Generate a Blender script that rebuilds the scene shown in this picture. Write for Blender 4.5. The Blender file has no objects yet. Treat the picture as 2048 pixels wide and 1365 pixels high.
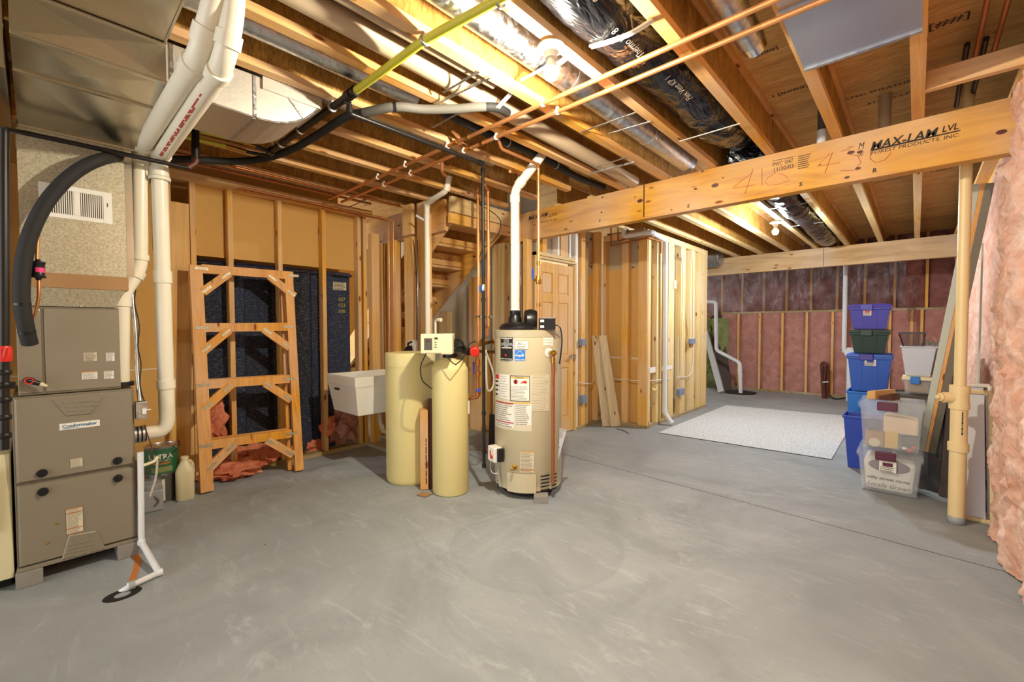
import bpy, math, random
from mathutils import Vector, Matrix, noise
random.seed(7)
R = math.radians
C = bpy.context.scene.collection
sc = bpy.context.scene

# ---------------------------------------------------------------- camera
YAW, PITCH, ROLL, F = -0.74617142, -0.02936431, 0.0019, 874.93
H = 1.28
_f = Vector((math.sin(YAW)*math.cos(PITCH), math.cos(YAW)*math.cos(PITCH), math.sin(PITCH)))
_r0 = Vector((math.cos(YAW), -math.sin(YAW), 0)); _d0 = _f.cross(_r0)
_r = math.cos(ROLL)*_r0 + math.sin(ROLL)*_d0
_d = -math.sin(ROLL)*_r0 + math.cos(ROLL)*_d0
cam = bpy.data.cameras.new('camera'); camo = bpy.data.objects.new('camera', cam); C.objects.link(camo)
cam.sensor_width = 36; cam.lens = F/2048*36; cam.clip_start = 0.02; cam.clip_end = 60
m = Matrix((( _r.x, -_d.x, -_f.x, 0), (_r.y, -_d.y, -_f.y, 0), (_r.z, -_d.z, -_f.z, H), (0, 0, 0, 1)))
camo.matrix_world = m
sc.camera = camo
# ---------------------------------------------------------------- colour management, world
sc.view_settings.view_transform = 'Standard'; sc.view_settings.look = 'None'
sc.view_settings.exposure = 0.44; sc.view_settings.gamma = 1.0; sc.view_settings.use_curve_mapping = False
w = bpy.data.worlds.new('world'); sc.world = w; w.use_nodes = True
w.node_tree.nodes['Background'].inputs[0].default_value = (0.97, 0.98, 1.0, 1)
w.node_tree.nodes['Background'].inputs[1].default_value = 2.9
BULBS = [  # x, y, z, emission, colour, label
    (-1.235, 1.60, 2.445, 3200, (1.0, 0.93, 0.76), 'lit bare bulb on a white lampholder, nearest the camera'),
    (-1.27, 6.05, 2.445, 3000, (0.86, 0.93, 1.0), 'lit bare bulb on a white lampholder beyond the first long beam'),
]

def _ray(x, y): return _r*((x-1024)/F) + _d*((y-682.5)/F) + _f
def FX(px, py, X): d = _ray(px, py); t = X/d.x; return Vector((X, d.y*t, H+d.z*t))
def FY(px, py, Y): d = _ray(px, py); t = Y/d.y; return Vector((d.x*t, Y, H+d.z*t))
def FZ(px, py, Z): d = _ray(px, py); t = (Z-H)/d.z; return Vector((d.x*t, d.y*t, Z))

# ---------------------------------------------------------------- materials
def lin(c):
    if isinstance(c, str):
        c = [int(c[i:i+2], 16)/255 for i in (0, 2, 4)]
    return tuple(((v/12.92) if v <= .04045 else ((v+.055)/1.055)**2.4) for v in c)+(1,)
class NT:
    def __init__(s, name):
        s.m = bpy.data.materials.new(name); s.m.use_nodes = True; s.t = s.m.node_tree
        s.b = s.t.nodes['Principled BSDF']
        s.tc = s.t.nodes.new('ShaderNodeTexCoord'); s.oi = None
    def n(s, kind, **k):
        o = s.t.nodes.new('ShaderNode'+kind)
        for a, v in k.items(): setattr(o, a, v)
        return o
    def l(s, a, b): s.t.links.new(a, b)
    def map(s, scale, coord='Object'):
        mp = s.n('Mapping'); mp.inputs['Scale'].default_value = scale
        s.l(s.tc.outputs[coord], mp.inputs['Vector'])
        if s.oi is None: s.oi = s.n('ObjectInfo')
        v = s.n('VectorMath', operation='ADD'); sv = s.n('VectorMath', operation='SCALE')
        cb = s.n('CombineXYZ'); 
        for i in range(3): s.l(s.oi.outputs['Random'], cb.inputs[i])
        s.l(cb.outputs[0], sv.inputs[0]); sv.inputs['Scale'].default_value = 37.0
        s.l(mp.outputs[0], v.inputs[0]); s.l(sv.outputs[0], v.inputs[1])
        return v.outputs[0]
    def noise(s, vec, scale=1, detail=3, rough=.5, dist=0):
        o = s.n('TexNoise'); o.inputs['Scale'].default_value = scale; o.inputs['Detail'].default_value = detail
        o.inputs['Roughness'].default_value = rough; o.inputs['Distortion'].default_value = dist
        s.l(vec, o.inputs['Vector']); return o.outputs['Fac']
    def voro(s, vec, scale=1, out='Color'):
        o = s.n('TexVoronoi'); o.inputs['Scale'].default_value = scale; s.l(vec, o.inputs['Vector']); return o.outputs[out]
    def ramp(s, fac, stops):
        o = s.n('ValToRGB'); e = o.color_ramp.elements
        while len(e) < len(stops): e.new(.5)
        for i, (p, c) in enumerate(stops): e[i].position = p; e[i].color = lin(c)
        s.l(fac, o.inputs[0]); return o.outputs[0]
    def mix(s, fac, a, b, mode='MIX'):
        o = s.n('Mix', data_type='RGBA', blend_type=mode)
        for sock, v in ((o.inputs[0], fac), (o.inputs[6], a), (o.inputs[7], b)):
            if isinstance(v, (int, float)): sock.default_value = v
            elif isinstance(v, (tuple, str)): sock.default_value = lin(v) if isinstance(v, str) else v
            else: s.l(v, sock)
        return o.outputs[2]
    def bump(s, fac, strength=.3, dist=.01):
        o = s.n('Bump'); o.inputs['Strength'].default_value = strength; o.inputs['Distance'].default_value = dist
        s.l(fac, o.inputs['Height']); s.l(o.outputs[0], s.b.inputs['Normal'])
    def set(s, col=None, rough=.5, metal=0, **k):
        if col is not None:
            if isinstance(col, (tuple, str)): s.b.inputs['Base Color'].default_value = lin(col)
            else: s.l(col, s.b.inputs['Base Color'])
        if isinstance(rough, (int, float)): s.b.inputs['Roughness'].default_value = rough
        else: s.l(rough, s.b.inputs['Roughness'])
        s.b.inputs['Metallic'].default_value = metal
        for a, v in k.items(): s.b.inputs[a.replace('_', ' ')].default_value = v
        return s.m

def plain(name, col, rough=.5, metal=0, vary=.06, bump=0, **k):
    s = NT(name); v = s.map((1, 1, 1)); f = s.noise(v, 9, 4)
    c = lin(col); dk = tuple(x*(1-vary*2) for x in c[:3])+(1,)
    o = s.mix(f, dk, c)
    s.set(o, rough, metal, **k)
    if bump: s.bump(s.noise(v, 40, 3), bump, .004)
    return s.m
def wood(name, light, dark, axis, knots=True, rough=.6, g=1.0):
    s = NT(name); sc3 = [22*g]*3; sc3[axis] = 1.1
    v = s.map(tuple(sc3)); f = s.noise(v, 1.0, 5, .6, 1.2)
    col = s.ramp(f, [(.3, dark), (.62, light)])
    big = s.noise(s.map((1.5, 1.5, 1.5)), 1, 2)
    col = s.mix(s.ramp(big, [(.35, '000000'), (.7, 'ffffff')]), s.mix(.75, (0.9, 0.87, 0.8, 1), col, 'MULTIPLY'), col)
    if knots:
        k3 = [9]*3; k3[axis] = 3.2
        d = s.voro(s.map(tuple(k3)), 1, 'Distance')
        col = s.mix(s.ramp(d, [(.07, 'ffffff'), (.13, '000000')]), col, '8a4d1c')
    s.set(col, rough, 0, Specular_IOR_Level=.2); s.bump(f, .15, .003)
    return s.m
def osb(name, light, dark, stretch, rough=.7):
    s = NT(name)
    w_ = s.noise(s.map(tuple(x*.35 for x in stretch)), 1, 3, .6)
    v = s.map(stretch)
    vv = s.n('VectorMath', operation='ADD'); s.l(v, vv.inputs[0])
    ns = s.n('TexNoise'); ns.inputs['Scale'].default_value = .7; ns.inputs['Detail'].default_value = 2; s.l(v, ns.inputs['Vector'])
    s.l(ns.outputs['Color'], vv.inputs[1])
    sep = s.n('SeparateColor'); s.l(s.voro(vv.outputs[0], 1, 'Color'), sep.inputs[0])
    a = s.ramp(sep.outputs[0], [(0.0, dark), (.35, light), (.8, light), (1.0, tuple(min(1, x*1.15) for x in [int(light[i:i+2], 16)/255 for i in (0, 2, 4)]))])
    f = s.noise(v, 3, 4, .6)
    col = s.mix(.75, a, s.ramp(f, [(.3, dark), (.6, light)]))
    col = s.mix(s.ramp(w_, [(.3, 'ffffff'), (.7, '000000')]), col, s.mix(.6, col, dark))
    s.set(col, rough, 0, Specular_IOR_Level=.15); s.bump(sep.outputs[0], .35, .004)
    return s.m
def metalm(name, col, rough=.32, spangle=60, metal=1.0, amt=.25):
    s = NT(name); sep = s.n('SeparateColor'); s.l(s.voro(s.map((1, 1, 1)), spangle, 'Color'), sep.inputs[0])
    c = lin(col); dk = tuple(x*(1-amt) for x in c[:3])+(1,)
    rr = s.n('MapRange'); rr.inputs[3].default_value = rough-.08; rr.inputs[4].default_value = rough+.12
    s.l(sep.outputs[1], rr.inputs[0])
    s.set(s.mix(sep.outputs[0], dk, c), rr.outputs[0], metal)
    s.bump(s.noise(s.map((1, 1, 1)), 2.2, 1), .12, .02)
    return s.m
def glowm(name, col, st):
    s = NT(name); s.set('ffffff', .5); s.b.inputs['Emission Color'].default_value = tuple(col)+(1,)
    s.b.inputs['Emission Strength'].default_value = st; return s.m

PINE, PINED = 'dcae6a', 'c08a48'
M = {}
for i, a in enumerate('xyz'):
    M['pine_'+a] = wood('pine_along_'+a, 'ecb650', 'd09534', i)
    M['spruce_'+a] = wood('pale_spruce_along_'+a, 'e8cc88', 'd0a95c', i)
    M['beam_'+a] = wood('laminated_veneer_along_'+a, 'dea02c', 'ba7a14', i, g=.35)
    M['beamb_'+a] = wood('pale_laminated_veneer_along_'+a, 'd4b07a', 'b08850', i, g=.35)
    M['flange_'+a] = wood('joist_flange_along_'+a, 'e6ac4c', 'c8862e', i)
M['treat'] = wood('treated_lumber', 'a99058', '7f6d3a', 1)
M['door'] = wood('varnished_pine_door', 'e2b468', 'cf9a4c', 2, knots=False)
M['trestle'] = wood('trestle_lumber', 'eba434', 'd0881e', 2)
M['osb_web'] = osb('strand_board_web', 'd0a254', '845826', (30, 30, 9))
M['osb_deck'] = osb('strand_board_deck', 'e8c07c', 'b08650', (4, 20, 20))
M['osb_stair'] = osb('strand_board_stair', 'c08a4a', '6d421c', (30, 14, 14))
M['paper'] = plain('brown_drywall_paper', 'd9ab60', .85, vary=.05)
M['drygrey'] = plain('grey_drywall', 'bdb7a6', .85, vary=.03)
M['drywhite'] = plain('pale_drywall', 'd4d8de', .85, vary=.03)
M['tape'] = plain('joint_compound', 'e6dcc8', .8)
M['galv'] = metalm('galvanised_sheet_metal', 'cdc8bc', .45, 420, .8, amt=.12)
def duct_mat():
    s = NT('galvanised_duct_smooth'); v = s.map((1, 1, 1)); f = s.noise(v, 1.6, 2)
    s.set(s.mix(s.noise(v, 90, 2), 'bfb8a8', 'cdc6b6'), .27, 1.0); s.bump(f, .25, .06); return s.m
M['galvd'] = duct_mat()
M['galvm'] = metalm('galvanised_plenum_matt', 'c8bea2', .5, 160, .55, .35)
M['steel'] = metalm('zinc_steel', 'c8c8c8', .35, 50)
M['chrome'] = metalm('chrome', 'dddddd', .15, 5, amt=.05)
M['brass'] = metalm('brass', 'c79a4a', .3, 20)
M['copper'] = metalm('copper_tube', 'dd9a62', .36, 6, .8, amt=.12)
M['copperd'] = metalm('aged_copper_tube', 'b06c3c', .42, 8, .7, amt=.2)
M['bpipe'] = plain('black_steel_pipe', '2b2724', .38, .4, .2)
M['foam'] = plain('black_foam_insulation', '23211f', .75, 0, .15)
M['foamg'] = plain('grey_foam_insulation', '6a655b', .7, 0, .15)
M['pvc'] = plain('white_pvc', 'ece5cf', .35, 0, .03)
M['pvcy'] = plain('cream_pvc', 'e8cf98', .4, 0, .03)
M['pvcw'] = plain('bluish_white_pvc', 'dfe3e6', .4, 0, .03)
M['pvcb'] = plain('beige_pvc', 'b9a284', .45, 0, .05)
M['yellow'] = plain('yellow_gas_tube', 'c9c23a', .45, 0, .08)
M['furn'] = plain('taupe_painted_steel', '8c8370', .42, .15, .02)
M['furnd'] = plain('dark_taupe_painted_steel', '7a705e', .45, .15, .02)
M['cream'] = plain('cream_appliance_paint', 'd8cfa6', .4, 0, .03)
M['heater'] = plain('beige_heater_enamel', 'c9bd9b', .38, .05, .02)
M['heaterd'] = plain('darker_beige_heater_jacket', 'b8ad8f', .4, .05, .02)
M['tank'] = plain('almond_polyethylene', 'dacb8c', .45, 0, .02)
M['tanklid'] = plain('pale_almond_plastic', 'e3d8b0', .4, 0, .02)
M['black'] = plain('black_plastic', '17161a', .35, 0, .1)
M['blackm'] = plain('black_matt', '131211', .8, 0, .1)
M['white'] = plain('white_paint', 'ebe7dc', .45, 0, .02)
M['whitel'] = plain('white_label_paper', 'e8e4d8', .6, 0, .02)
M['beigel'] = plain('beige_label_paper', 'd6cbae', .6, 0, .03)
M['ink'] = plain('dark_print', '2c2620', .7)
M['inkf'] = plain('faint_print', '8b8271', .7)
M['inkr'] = plain('red_print', 'b8372c', .7)
M['inko'] = plain('orange_print', 'c1722c', .7)
M['inkb'] = plain('blue_print', '1c6c8a', .6)
M['red'] = plain('red_plastic', 'd8281c', .4)
M['pink'] = plain('magenta_sticker', 'e8357f', .5)
M['block'] = plain('concrete_block', '9a948b', .95, 0, .2, .6)
M['grey'] = plain('grey_plastic', '9fa2a4', .45, 0, .04)
M['greyb'] = plain('blue_grey_plastic_box', '7f8ca3', .45, 0, .03)
M['sink'] = plain('white_sink_plastic', 'ded9cc', .4, 0, .02)
M['purple'] = plain('purple_storage_plastic', '4a45b8', .4, 0, .04)
M['purpled'] = plain('deep_violet_plastic', '3d2f9c', .4)
M['palewood'] = wood('pale_board', 'e2d3b0', 'cdb98c', 2)
M['green'] = plain('dark_green_storage_plastic', '1f3b33', .45, 0, .06)
M['blue'] = plain('blue_storage_plastic', '2f5fc4', .38, 0, .05)
M['bright'] = plain('bright_blue_plastic', '1f76d0', .4, 0, .04)
M['cobalt'] = plain('cobalt_bin_plastic', '2746b0', .45, 0, .06)
M['maroon'] = plain('maroon_plastic', '5a1a34', .4)
M['card'] = plain('brown_cardboard', 'a98256', .85, 0, .08)
M['darkcard'] = plain('dark_box_board', '58534e', .8, 0, .1)
M['manila'] = plain('yellow_paper', 'd8b24a', .7)
M['fabric'] = plain('peach_cloth', 'e6c9a0', .9, 0, .08)
M['cloth'] = plain('cream_cotton_cloth', 'e2ddcf', .9, 0, .05)
M['rust'] = plain('rust_red_pipe', '5a2c1e', .5)
M['dpanel'] = plain('dark_brown_panel', '4a3b33', .7)
M['gutter'] = plain('pale_grey_metal_strip', 'b7bcc0', .4, .2)
M['screenw'] = plain('white_window_screen', 'd8d8dc', .6)
M['lightwood'] = plain('grey_green_primed_board', 'c3c6b8', .6, 0, .04)
M['cable'] = plain('white_cable_jacket', 'e0dcd0', .5)
M['glassish'] = plain('glass', 'ffffff', .05)
def clear(name, col, alpha, rough=.3):
    s = NT(name); s.set(col, rough); s.b.inputs['Alpha'].default_value = alpha
    return s.m
M['clear'] = clear('clear_storage_plastic', 'e8ebee', .17, .25)
M['frost'] = clear('frosted_white_plastic', 'd6dae4', .86, .35)
M['smoke'] = clear('smoky_clear_plastic', '4a4650', .35, .1)
M['hose'] = clear('clear_vinyl_hose', 'c9c3ae', .7, .25)

def fibre(name, light, dark, sc_=6):
    s = NT(name); v = s.map((1, 1, 1)); f = s.noise(v, sc_, 8, .68, .6); g = s.noise(v, sc_*.35, 3)
    col = s.ramp(f, [(.32, dark), (.6, light)])
    col = s.mix(s.ramp(g, [(.35, 'ffffff'), (.65, '000000')]), col, s.mix(.5, col, dark))
    s.set(col, .95); s.bump(f, .9, .03); return s.m
M['fibre'] = fibre('peach_fibreglass', 'f0d2c2', 'd89a7c', 9)
M['fibreo'] = fibre('salmon_fibreglass', 'f5a57e', 'd46c4a', 9)
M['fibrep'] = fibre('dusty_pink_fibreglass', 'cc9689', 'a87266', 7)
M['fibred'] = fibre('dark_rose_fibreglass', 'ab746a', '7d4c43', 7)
M['fibreg'] = fibre('green_insulation', '97a06a', '767f4c', 7)

def floor_mat():
    s = NT('concrete_slab'); v = s.map((1, 1, 1))
    f = s.noise(v, 1.3, 6, .62, 1.4)
    col = s.ramp(f, [(.28, '868b8d'), (.5, '979c9e'), (.75, 'a6aaac')])
    sw = s.n('Mapping'); sw.inputs['Scale'].default_value = (.9, 3.2, 1); sw.inputs['Rotation'].default_value = (0, 0, R(35)); s.l(s.tc.outputs['Object'], sw.inputs[0])
    g = s.noise(sw.outputs[0], 2.9, 10, .76, 1.6)
    col = s.mix(s.ramp(g, [(.53, '000000'), (.66, 'b0b0b0')]), col, 'c0c5c8')
    h = s.noise(v, .55, 3, .5, .6)
    col = s.mix(s.ramp(h, [(.42, 'b0b0b0'), (.6, '000000')]), col, '838889')
    fine = s.noise(v, 45, 3)
    col = s.mix(s.ramp(fine, [(.25, '555555'), (.5, '000000')]), col, '6f7374')
    # faint darker disc in the slab colour, strongest at its rim
    d = s.n('VectorMath', operation='DISTANCE'); s.l(s.tc.outputs['Object'], d.inputs[0]); d.inputs[1].default_value = (-1.64, 1.98, 0)
    r = s.ramp(d.outputs['Value'], [(.0, '4a4a4a'), (.47, '5a5a5a'), (.5, '8a8a8a'), (.515, '000000')])
    col = s.mix(r, col, '81868a')
    vs = s.voro(v, 2.3, 'Distance'); col = s.mix(s.ramp(vs, [(.012, 'ffffff'), (.02, '000000')]), col, '5c4a3a')
    s.set(col, s.ramp(g, [(.3, 'd0d0d0'), (.7, 'e4e4e4')]))
    s.bump(g, .12, .01); return s.m
M['floor'] = floor_mat()
def mat_mat():
    s = NT('speckled_pad'); v = s.map((1, 1, 1)); f = s.noise(v, 60, 2)
    s.set(s.ramp(f, [(.4, 'b2b6b8'), (.6, 'd4d8d9')]), .9); return s.m
M['pad'] = mat_mat()
def tub_mat():
    s = NT('blue_black_glass_fibre_shell'); st = s.n('Mapping'); st.inputs['Scale'].default_value = (1, 12, 40); st.inputs['Rotation'].default_value = (R(35), 0, 0); s.l(s.tc.outputs['Object'], st.inputs[0])
    f = s.noise(st.outputs[0], 3, 6, .75)
    g = s.noise(s.map((1, 1.2, .25)), 1.3, 3)
    base = s.ramp(g, [(.4, '101013'), (.62, '1c2c4c')])
    s.set(s.mix(s.ramp(f, [(.52, '000000'), (.66, 'c0c0c0')]), base, '9a9ea6'), .42)
    s.bump(f, .8, .01); return s.m
M['tub'] = tub_mat()
def foil_mat():
    s = NT('black_foil_jacket'); v = s.map((3, 1.2, 3)); f = s.noise(v, 2.2, 3, .55, 1.8)
    s.set('1a191c', .22, .35); s.bump(f, .6, .05); return s.m
M['foil'] = foil_mat()
def film_mat():
    s = NT('clear_plastic_film'); v = s.map((2.2, 1, .9)); f = s.noise(v, 4, 7, .7, 2.5)
    bp = s.n('Bump'); bp.inputs['Strength'].default_value = 1.0; bp.inputs['Distance'].default_value = .16; s.l(f, bp.inputs['Height'])
    gl = s.n('BsdfGlossy'); gl.inputs['Roughness'].default_value = .17; gl.inputs['Color'].default_value = (.9, .9, .92, 1); s.l(bp.outputs[0], gl.inputs['Normal'])
    tr = s.n('BsdfTransparent'); tr.inputs['Color'].default_value = (.80, .72, .70, 1); mx = s.n('MixShader'); mx.inputs[0].default_value = .17
    s.l(tr.outputs[0], mx.inputs[1]); s.l(gl.outputs[0], mx.inputs[2])
    s.l(mx.outputs[0], s.t.nodes['Material Output'].inputs['Surface']); return s.m
M['film'] = film_mat()
def mold_mat():
    s = NT('stained_drywall'); v = s.map((1, 1, 1)); f = s.noise(v, 5, 5, .7)
    s.set(s.ramp(f, [(.56, 'b9a88a'), (.62, '4a3a2a')]), .9); return s.m
M['mold'] = mold_mat()

# ---------------------------------------------------------------- mesh builder
class MB:
    def __init__(s): s.v = []; s.f = []; s.sm = []
    def add(s, vs, fs, smooth=False):
        o = len(s.v); s.v += [Vector(p) for p in vs]; s.f += [tuple(i+o for i in f) for f in fs]; s.sm += [smooth]*len(fs); return s
    def box(s, x0, y0, z0, x1, y1, z1):
        x0, x1 = sorted((x0, x1)); y0, y1 = sorted((y0, y1)); z0, z1 = sorted((z0, z1))
        vs = [(x, y, z) for x in (x0, x1) for y in (y0, y1) for z in (z0, z1)]
        return s.add(vs, [(0, 1, 3, 2), (4, 6, 7, 5), (0, 4, 5, 1), (2, 3, 7, 6), (0, 2, 6, 4), (1, 5, 7, 3)])
    def hexa(s, p):  # 8 points: bottom 4 ccw, top 4 ccw
        return s.add(p, [(3, 2, 1, 0), (4, 5, 6, 7), (0, 1, 5, 4), (1, 2, 6, 5), (2, 3, 7, 6), (3, 0, 4, 7)])
    def bar(s, a, b, w_, h_, up=(0, 0, 1)):   # rectangular bar along a-b
        a = Vector(a); b = Vector(b); d = (b-a).normalized(); u = Vector(up)
        if abs(d.dot(u)) > .98: u = Vector((1, 0, 0))
        sd = d.cross(u).normalized(); u = sd.cross(d).normalized()
        P = []
        for q in (a, b):
            P += [q-sd*w_/2-u*h_/2, q+sd*w_/2-u*h_/2, q+sd*w_/2+u*h_/2, q-sd*w_/2+u*h_/2]
        return s.hexa(P)
    def cyl(s, a, b, r, r2=None, n=20, caps=True):
        a = Vector(a); b = Vector(b); d = (b-a).normalized(); r2 = r if r2 is None else r2
        u = Vector((0, 0, 1)) if abs(d.z) < .9 else Vector((1, 0, 0)); p = d.cross(u).normalized(); q = d.cross(p)
        vs = []
        for c, rr in ((a, r), (b, r2)):
            vs += [c+(p*math.cos(2*math.pi*i/n)+q*math.sin(2*math.pi*i/n))*rr for i in range(n)]
        s.add(vs, [(i, i+n, (i+1) % n+n, (i+1) % n) for i in range(n)], True)
        if caps: s.add(vs, [tuple(range(n)), tuple(range(2*n-1, n-1, -1))])
        return s
    def tube(s, pts, r, n=14, bend=0, caps=True, steps=6):
        pts = [Vector(p) for p in pts]
        if bend:   # round the corners
            q = [pts[0]]
            for i in range(1, len(pts)-1):
                a, b, c = pts[i-1], pts[i], pts[i+1]
                l1 = min(bend, (a-b).length*.48); l2 = min(bend, (c-b).length*.48)
                p0 = b+(a-b).normalized()*l1; p1 = b+(c-b).normalized()*l2
                for k in range(steps+1):
                    t = k/steps; q.append(p0*(1-t)**2+b*2*t*(1-t)+p1*t*t)
            q.append(pts[-1]); pts = q
        rs = r if isinstance(r, (list, tuple)) else [r]*len(pts)
        d0 = (pts[1]-pts[0]).normalized(); u = Vector((0, 0, 1)) if abs(d0.z) < .9 else Vector((1, 0, 0))
        p = d0.cross(u).normalized(); vs = []
        for i, c in enumerate(pts):
            d = (pts[min(i+1, len(pts)-1)]-pts[max(i-1, 0)]).normalized()
            p = (p-d*p.dot(d)).normalized(); q = d.cross(p)
            vs += [c+(p*math.cos(2*math.pi*k/n)+q*math.sin(2*math.pi*k/n))*rs[i] for k in range(n)]
        m_ = len(pts)
        s.add(vs, [(i*n+k, i*n+(k+1) % n, (i+1)*n+(k+1) % n, (i+1)*n+k) for i in range(m_-1) for k in range(n)], True)
        if caps: s.add(vs, [tuple(range(n-1, -1, -1)), tuple(range((m_-1)*n, m_*n))])
        return s
    def lathe(s, prof, c=(0, 0, 0), n=40, axis=(0, 0, 1), cap=True):
        c = Vector(c); d = Vector(axis).normalized(); u = Vector((0, 0, 1)) if abs(d.z) < .9 else Vector((1, 0, 0))
        p = d.cross(u).normalized(); q = d.cross(p); vs = []
        for r, z in prof: vs += [c+d*z+(p*math.cos(2*math.pi*k/n)+q*math.sin(2*math.pi*k/n))*r for k in range(n)]
        for i in range(len(prof)-1):
            sm = True
            s.add(vs[i*n:(i+2)*n], [(k, (k+1) % n, n+(k+1) % n, n+k) for k in range(n)], sm)
        if cap:
            s.add(vs[:n], [tuple(range(n-1, -1, -1))]); s.add(vs[-n:], [tuple(range(n))])
        return s
    def prism(s, poly, o, e1, e2, e3):   # 2-D polygon in o + u e1 + v e2, extruded by vector e3
        o, e1, e2, e3 = map(Vector, (o, e1, e2, e3)); n = len(poly)
        a = [o+e1*u+e2*v for u, v in poly]; b = [p+e3 for p in a]
        return s.add(a+b, [tuple(range(n-1, -1, -1)), tuple(range(n, 2*n))]+[(i, (i+1) % n, (i+1) % n+n, i+n) for i in range(n)])
    def quad(s, a, b, c, d): return s.add([a, b, c, d], [(0, 1, 2, 3)])
    def build(s, name, mat, parent=None, org=None, bevel=0, solid=0, smooth=None):
        me = bpy.data.meshes.new(name)
        o = Vector(org) if org is not None else (ORG.get(parent, Vector()) if parent else Vector())
        me.from_pydata([p-o for p in s.v], [], s.f); me.update()
        for i, p in enumerate(me.polygons): p.use_smooth = s.sm[i] if smooth is None else smooth
        me.materials.append(M[mat] if isinstance(mat, str) else mat)
        import bmesh
        bm = bmesh.new(); bm.from_mesh(me); bmesh.ops.remove_doubles(bm, verts=bm.verts, dist=1e-5)
        if not solid: bmesh.ops.recalc_face_normals(bm, faces=bm.faces)
        for e in bm.edges:
            if len(e.link_faces) == 2 and e.calc_face_angle(0) > R(40): e.smooth = False
        bm.to_mesh(me); bm.free()
        ob = bpy.data.objects.new(name, me); C.objects.link(ob)
        if parent: ob.parent = parent; ORG[ob] = ORG.get(parent, Vector())
        else: ob.location = o; ORG[ob] = o
        if bevel:
            md = ob.modifiers.new('bevel', 'BEVEL'); md.width = bevel; md.segments = 2; md.limit_method = 'ANGLE'; md.angle_limit = R(40)
        if solid:
            md = ob.modifiers.new('thickness', 'SOLIDIFY'); md.thickness = solid; md.offset = 0
        return ob
ORG = {}
def thing(name, label, cat, loc=(0, 0, 0), group=None):
    o = bpy.data.objects.new(name, None); C.objects.link(o); o.location = loc; o.empty_display_size = .05
    ORG[o] = Vector(loc); o['label'] = label; o['category'] = cat
    if group: o['group'] = group
    return o
def tag(o, label, cat, group=None):
    o['label'] = label; o['category'] = cat
    if group: o['group'] = group
    return o
def struct(name, loc=(0, 0, 0)):
    o = bpy.data.objects.new(name, None); C.objects.link(o); o.location = loc; ORG[o] = Vector(loc); o['kind'] = 'structure'; return o
def solo(mb, name, mat, label, cat, org=None, group=None, **k):
    if org is None:
        n = len(mb.v); org = Vector((sum(v.x for v in mb.v)/n, sum(v.y for v in mb.v)/n, min(v.z for v in mb.v)))
    return tag(mb.build(name, mat, None, org, **k), label, cat, group)
def box(*a): return MB().box(*a)

def text(s, size, fmap, mat, parent, name='lettering', align='LEFT', shear=0, thick=.0006, bold=0, spacing=1, w=None):
    cu = bpy.data.curves.new('t', 'FONT'); cu.body = s; cu.size = size; cu.align_x = align; cu.shear = shear; cu.offset = bold; cu.space_character = spacing
    cu.resolution_u = 2
    ob = bpy.data.objects.new('t', cu); C.objects.link(ob); bpy.context.view_layer.update()
    me = bpy.data.meshes.new_from_object(ob.evaluated_get(bpy.context.evaluated_depsgraph_get()))
    bpy.data.objects.remove(ob); vs = [v.co.copy() for v in me.vertices]; fs = [tuple(p.vertices) for p in me.polygons]
    bpy.data.meshes.remove(me)
    if w:
        x0 = min(v.x for v in vs); x1 = max(v.x for v in vs)
        for v in vs: v.x = (v.x-x0)/(x1-x0)*w
    o = ORG.get(parent, Vector())
    m2 = bpy.data.meshes.new(name); m2.from_pydata([fmap(v.x, v.y)-o for v in vs], [], fs); m2.materials.append(M[mat])
    ob = bpy.data.objects.new(name, m2); C.objects.link(ob); ob.parent = parent; ORG[ob] = o
    return ob
def plane(o, u, v, lift=.0015):
    o = Vector(o); u = Vector(u).normalized(); v = Vector(v).normalized(); n = u.cross(v)*lift
    return lambda a, b: o+u*a+v*b+n
def cylmap(cx, cy, r, a0, z0):   # a0: angle of u=0; u grows with angle (anticlockwise seen from above)
    return lambda u, v: Vector((cx+r*math.cos(a0+u/r), cy+r*math.sin(a0+u/r), z0+v))
def patch(fm, w_, h_, n=1):
    b = MB()
    for i in range(n): b.quad(fm(w_*i/n, 0), fm(w_*(i+1)/n, 0), fm(w_*(i+1)/n, h_), fm(w_*i/n, h_))
    return b
def lines(fm, w_, h_, rows, ink=.45, seed=1, margin=.06, n=1):
    rnd = random.Random(seed); b = MB(); dh = h_/rows
    for i in range(rows):
        x = w_*margin; end = w_*(1-margin)-rnd.random()*w_*.25
        while x < end:
            l = (.03+rnd.random()*.09)*w_; l = min(l, end-x)
            y = h_-(i+.8)*dh
            b.quad(fm(x, y), fm(x+l, y), fm(x+l, y+dh*ink), fm(x, y+dh*ink)); x += l+.018*w_
    return b

def crumple(cx, cy, cz, sx, sy, sz, seed=0, rough=.35, n=28, fr=3.0):
    b = MB(); vs = []; fs = []
    for i in range(n+1):
        th = math.pi*i/n
        for j in range(n*2):
            ph = math.pi*j/n
            d = Vector((math.sin(th)*math.cos(ph), math.sin(th)*math.sin(ph), math.cos(th)))
            k = 1+rough*(noise.noise(d*fr+Vector((seed*7.1, 0, 0)))+.5*noise.noise(d*fr*2.3+Vector((0, seed*3.3, 0)))+.35*abs(noise.noise(d*fr*5+Vector((0, 0, seed*2)))))
            p = Vector((cx+d.x*sx*k, cy+d.y*sy*k, cz+d.z*sz*k)); p.z = max(p.z, cz-sz*.98); vs.append(p)
    m_ = n*2
    for i in range(n):
        for j in range(m_): fs.append((i*m_+j, (i+1)*m_+j, (i+1)*m_+(j+1) % m_, i*m_+(j+1) % m_))
    return b.add(vs, fs, True)
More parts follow.
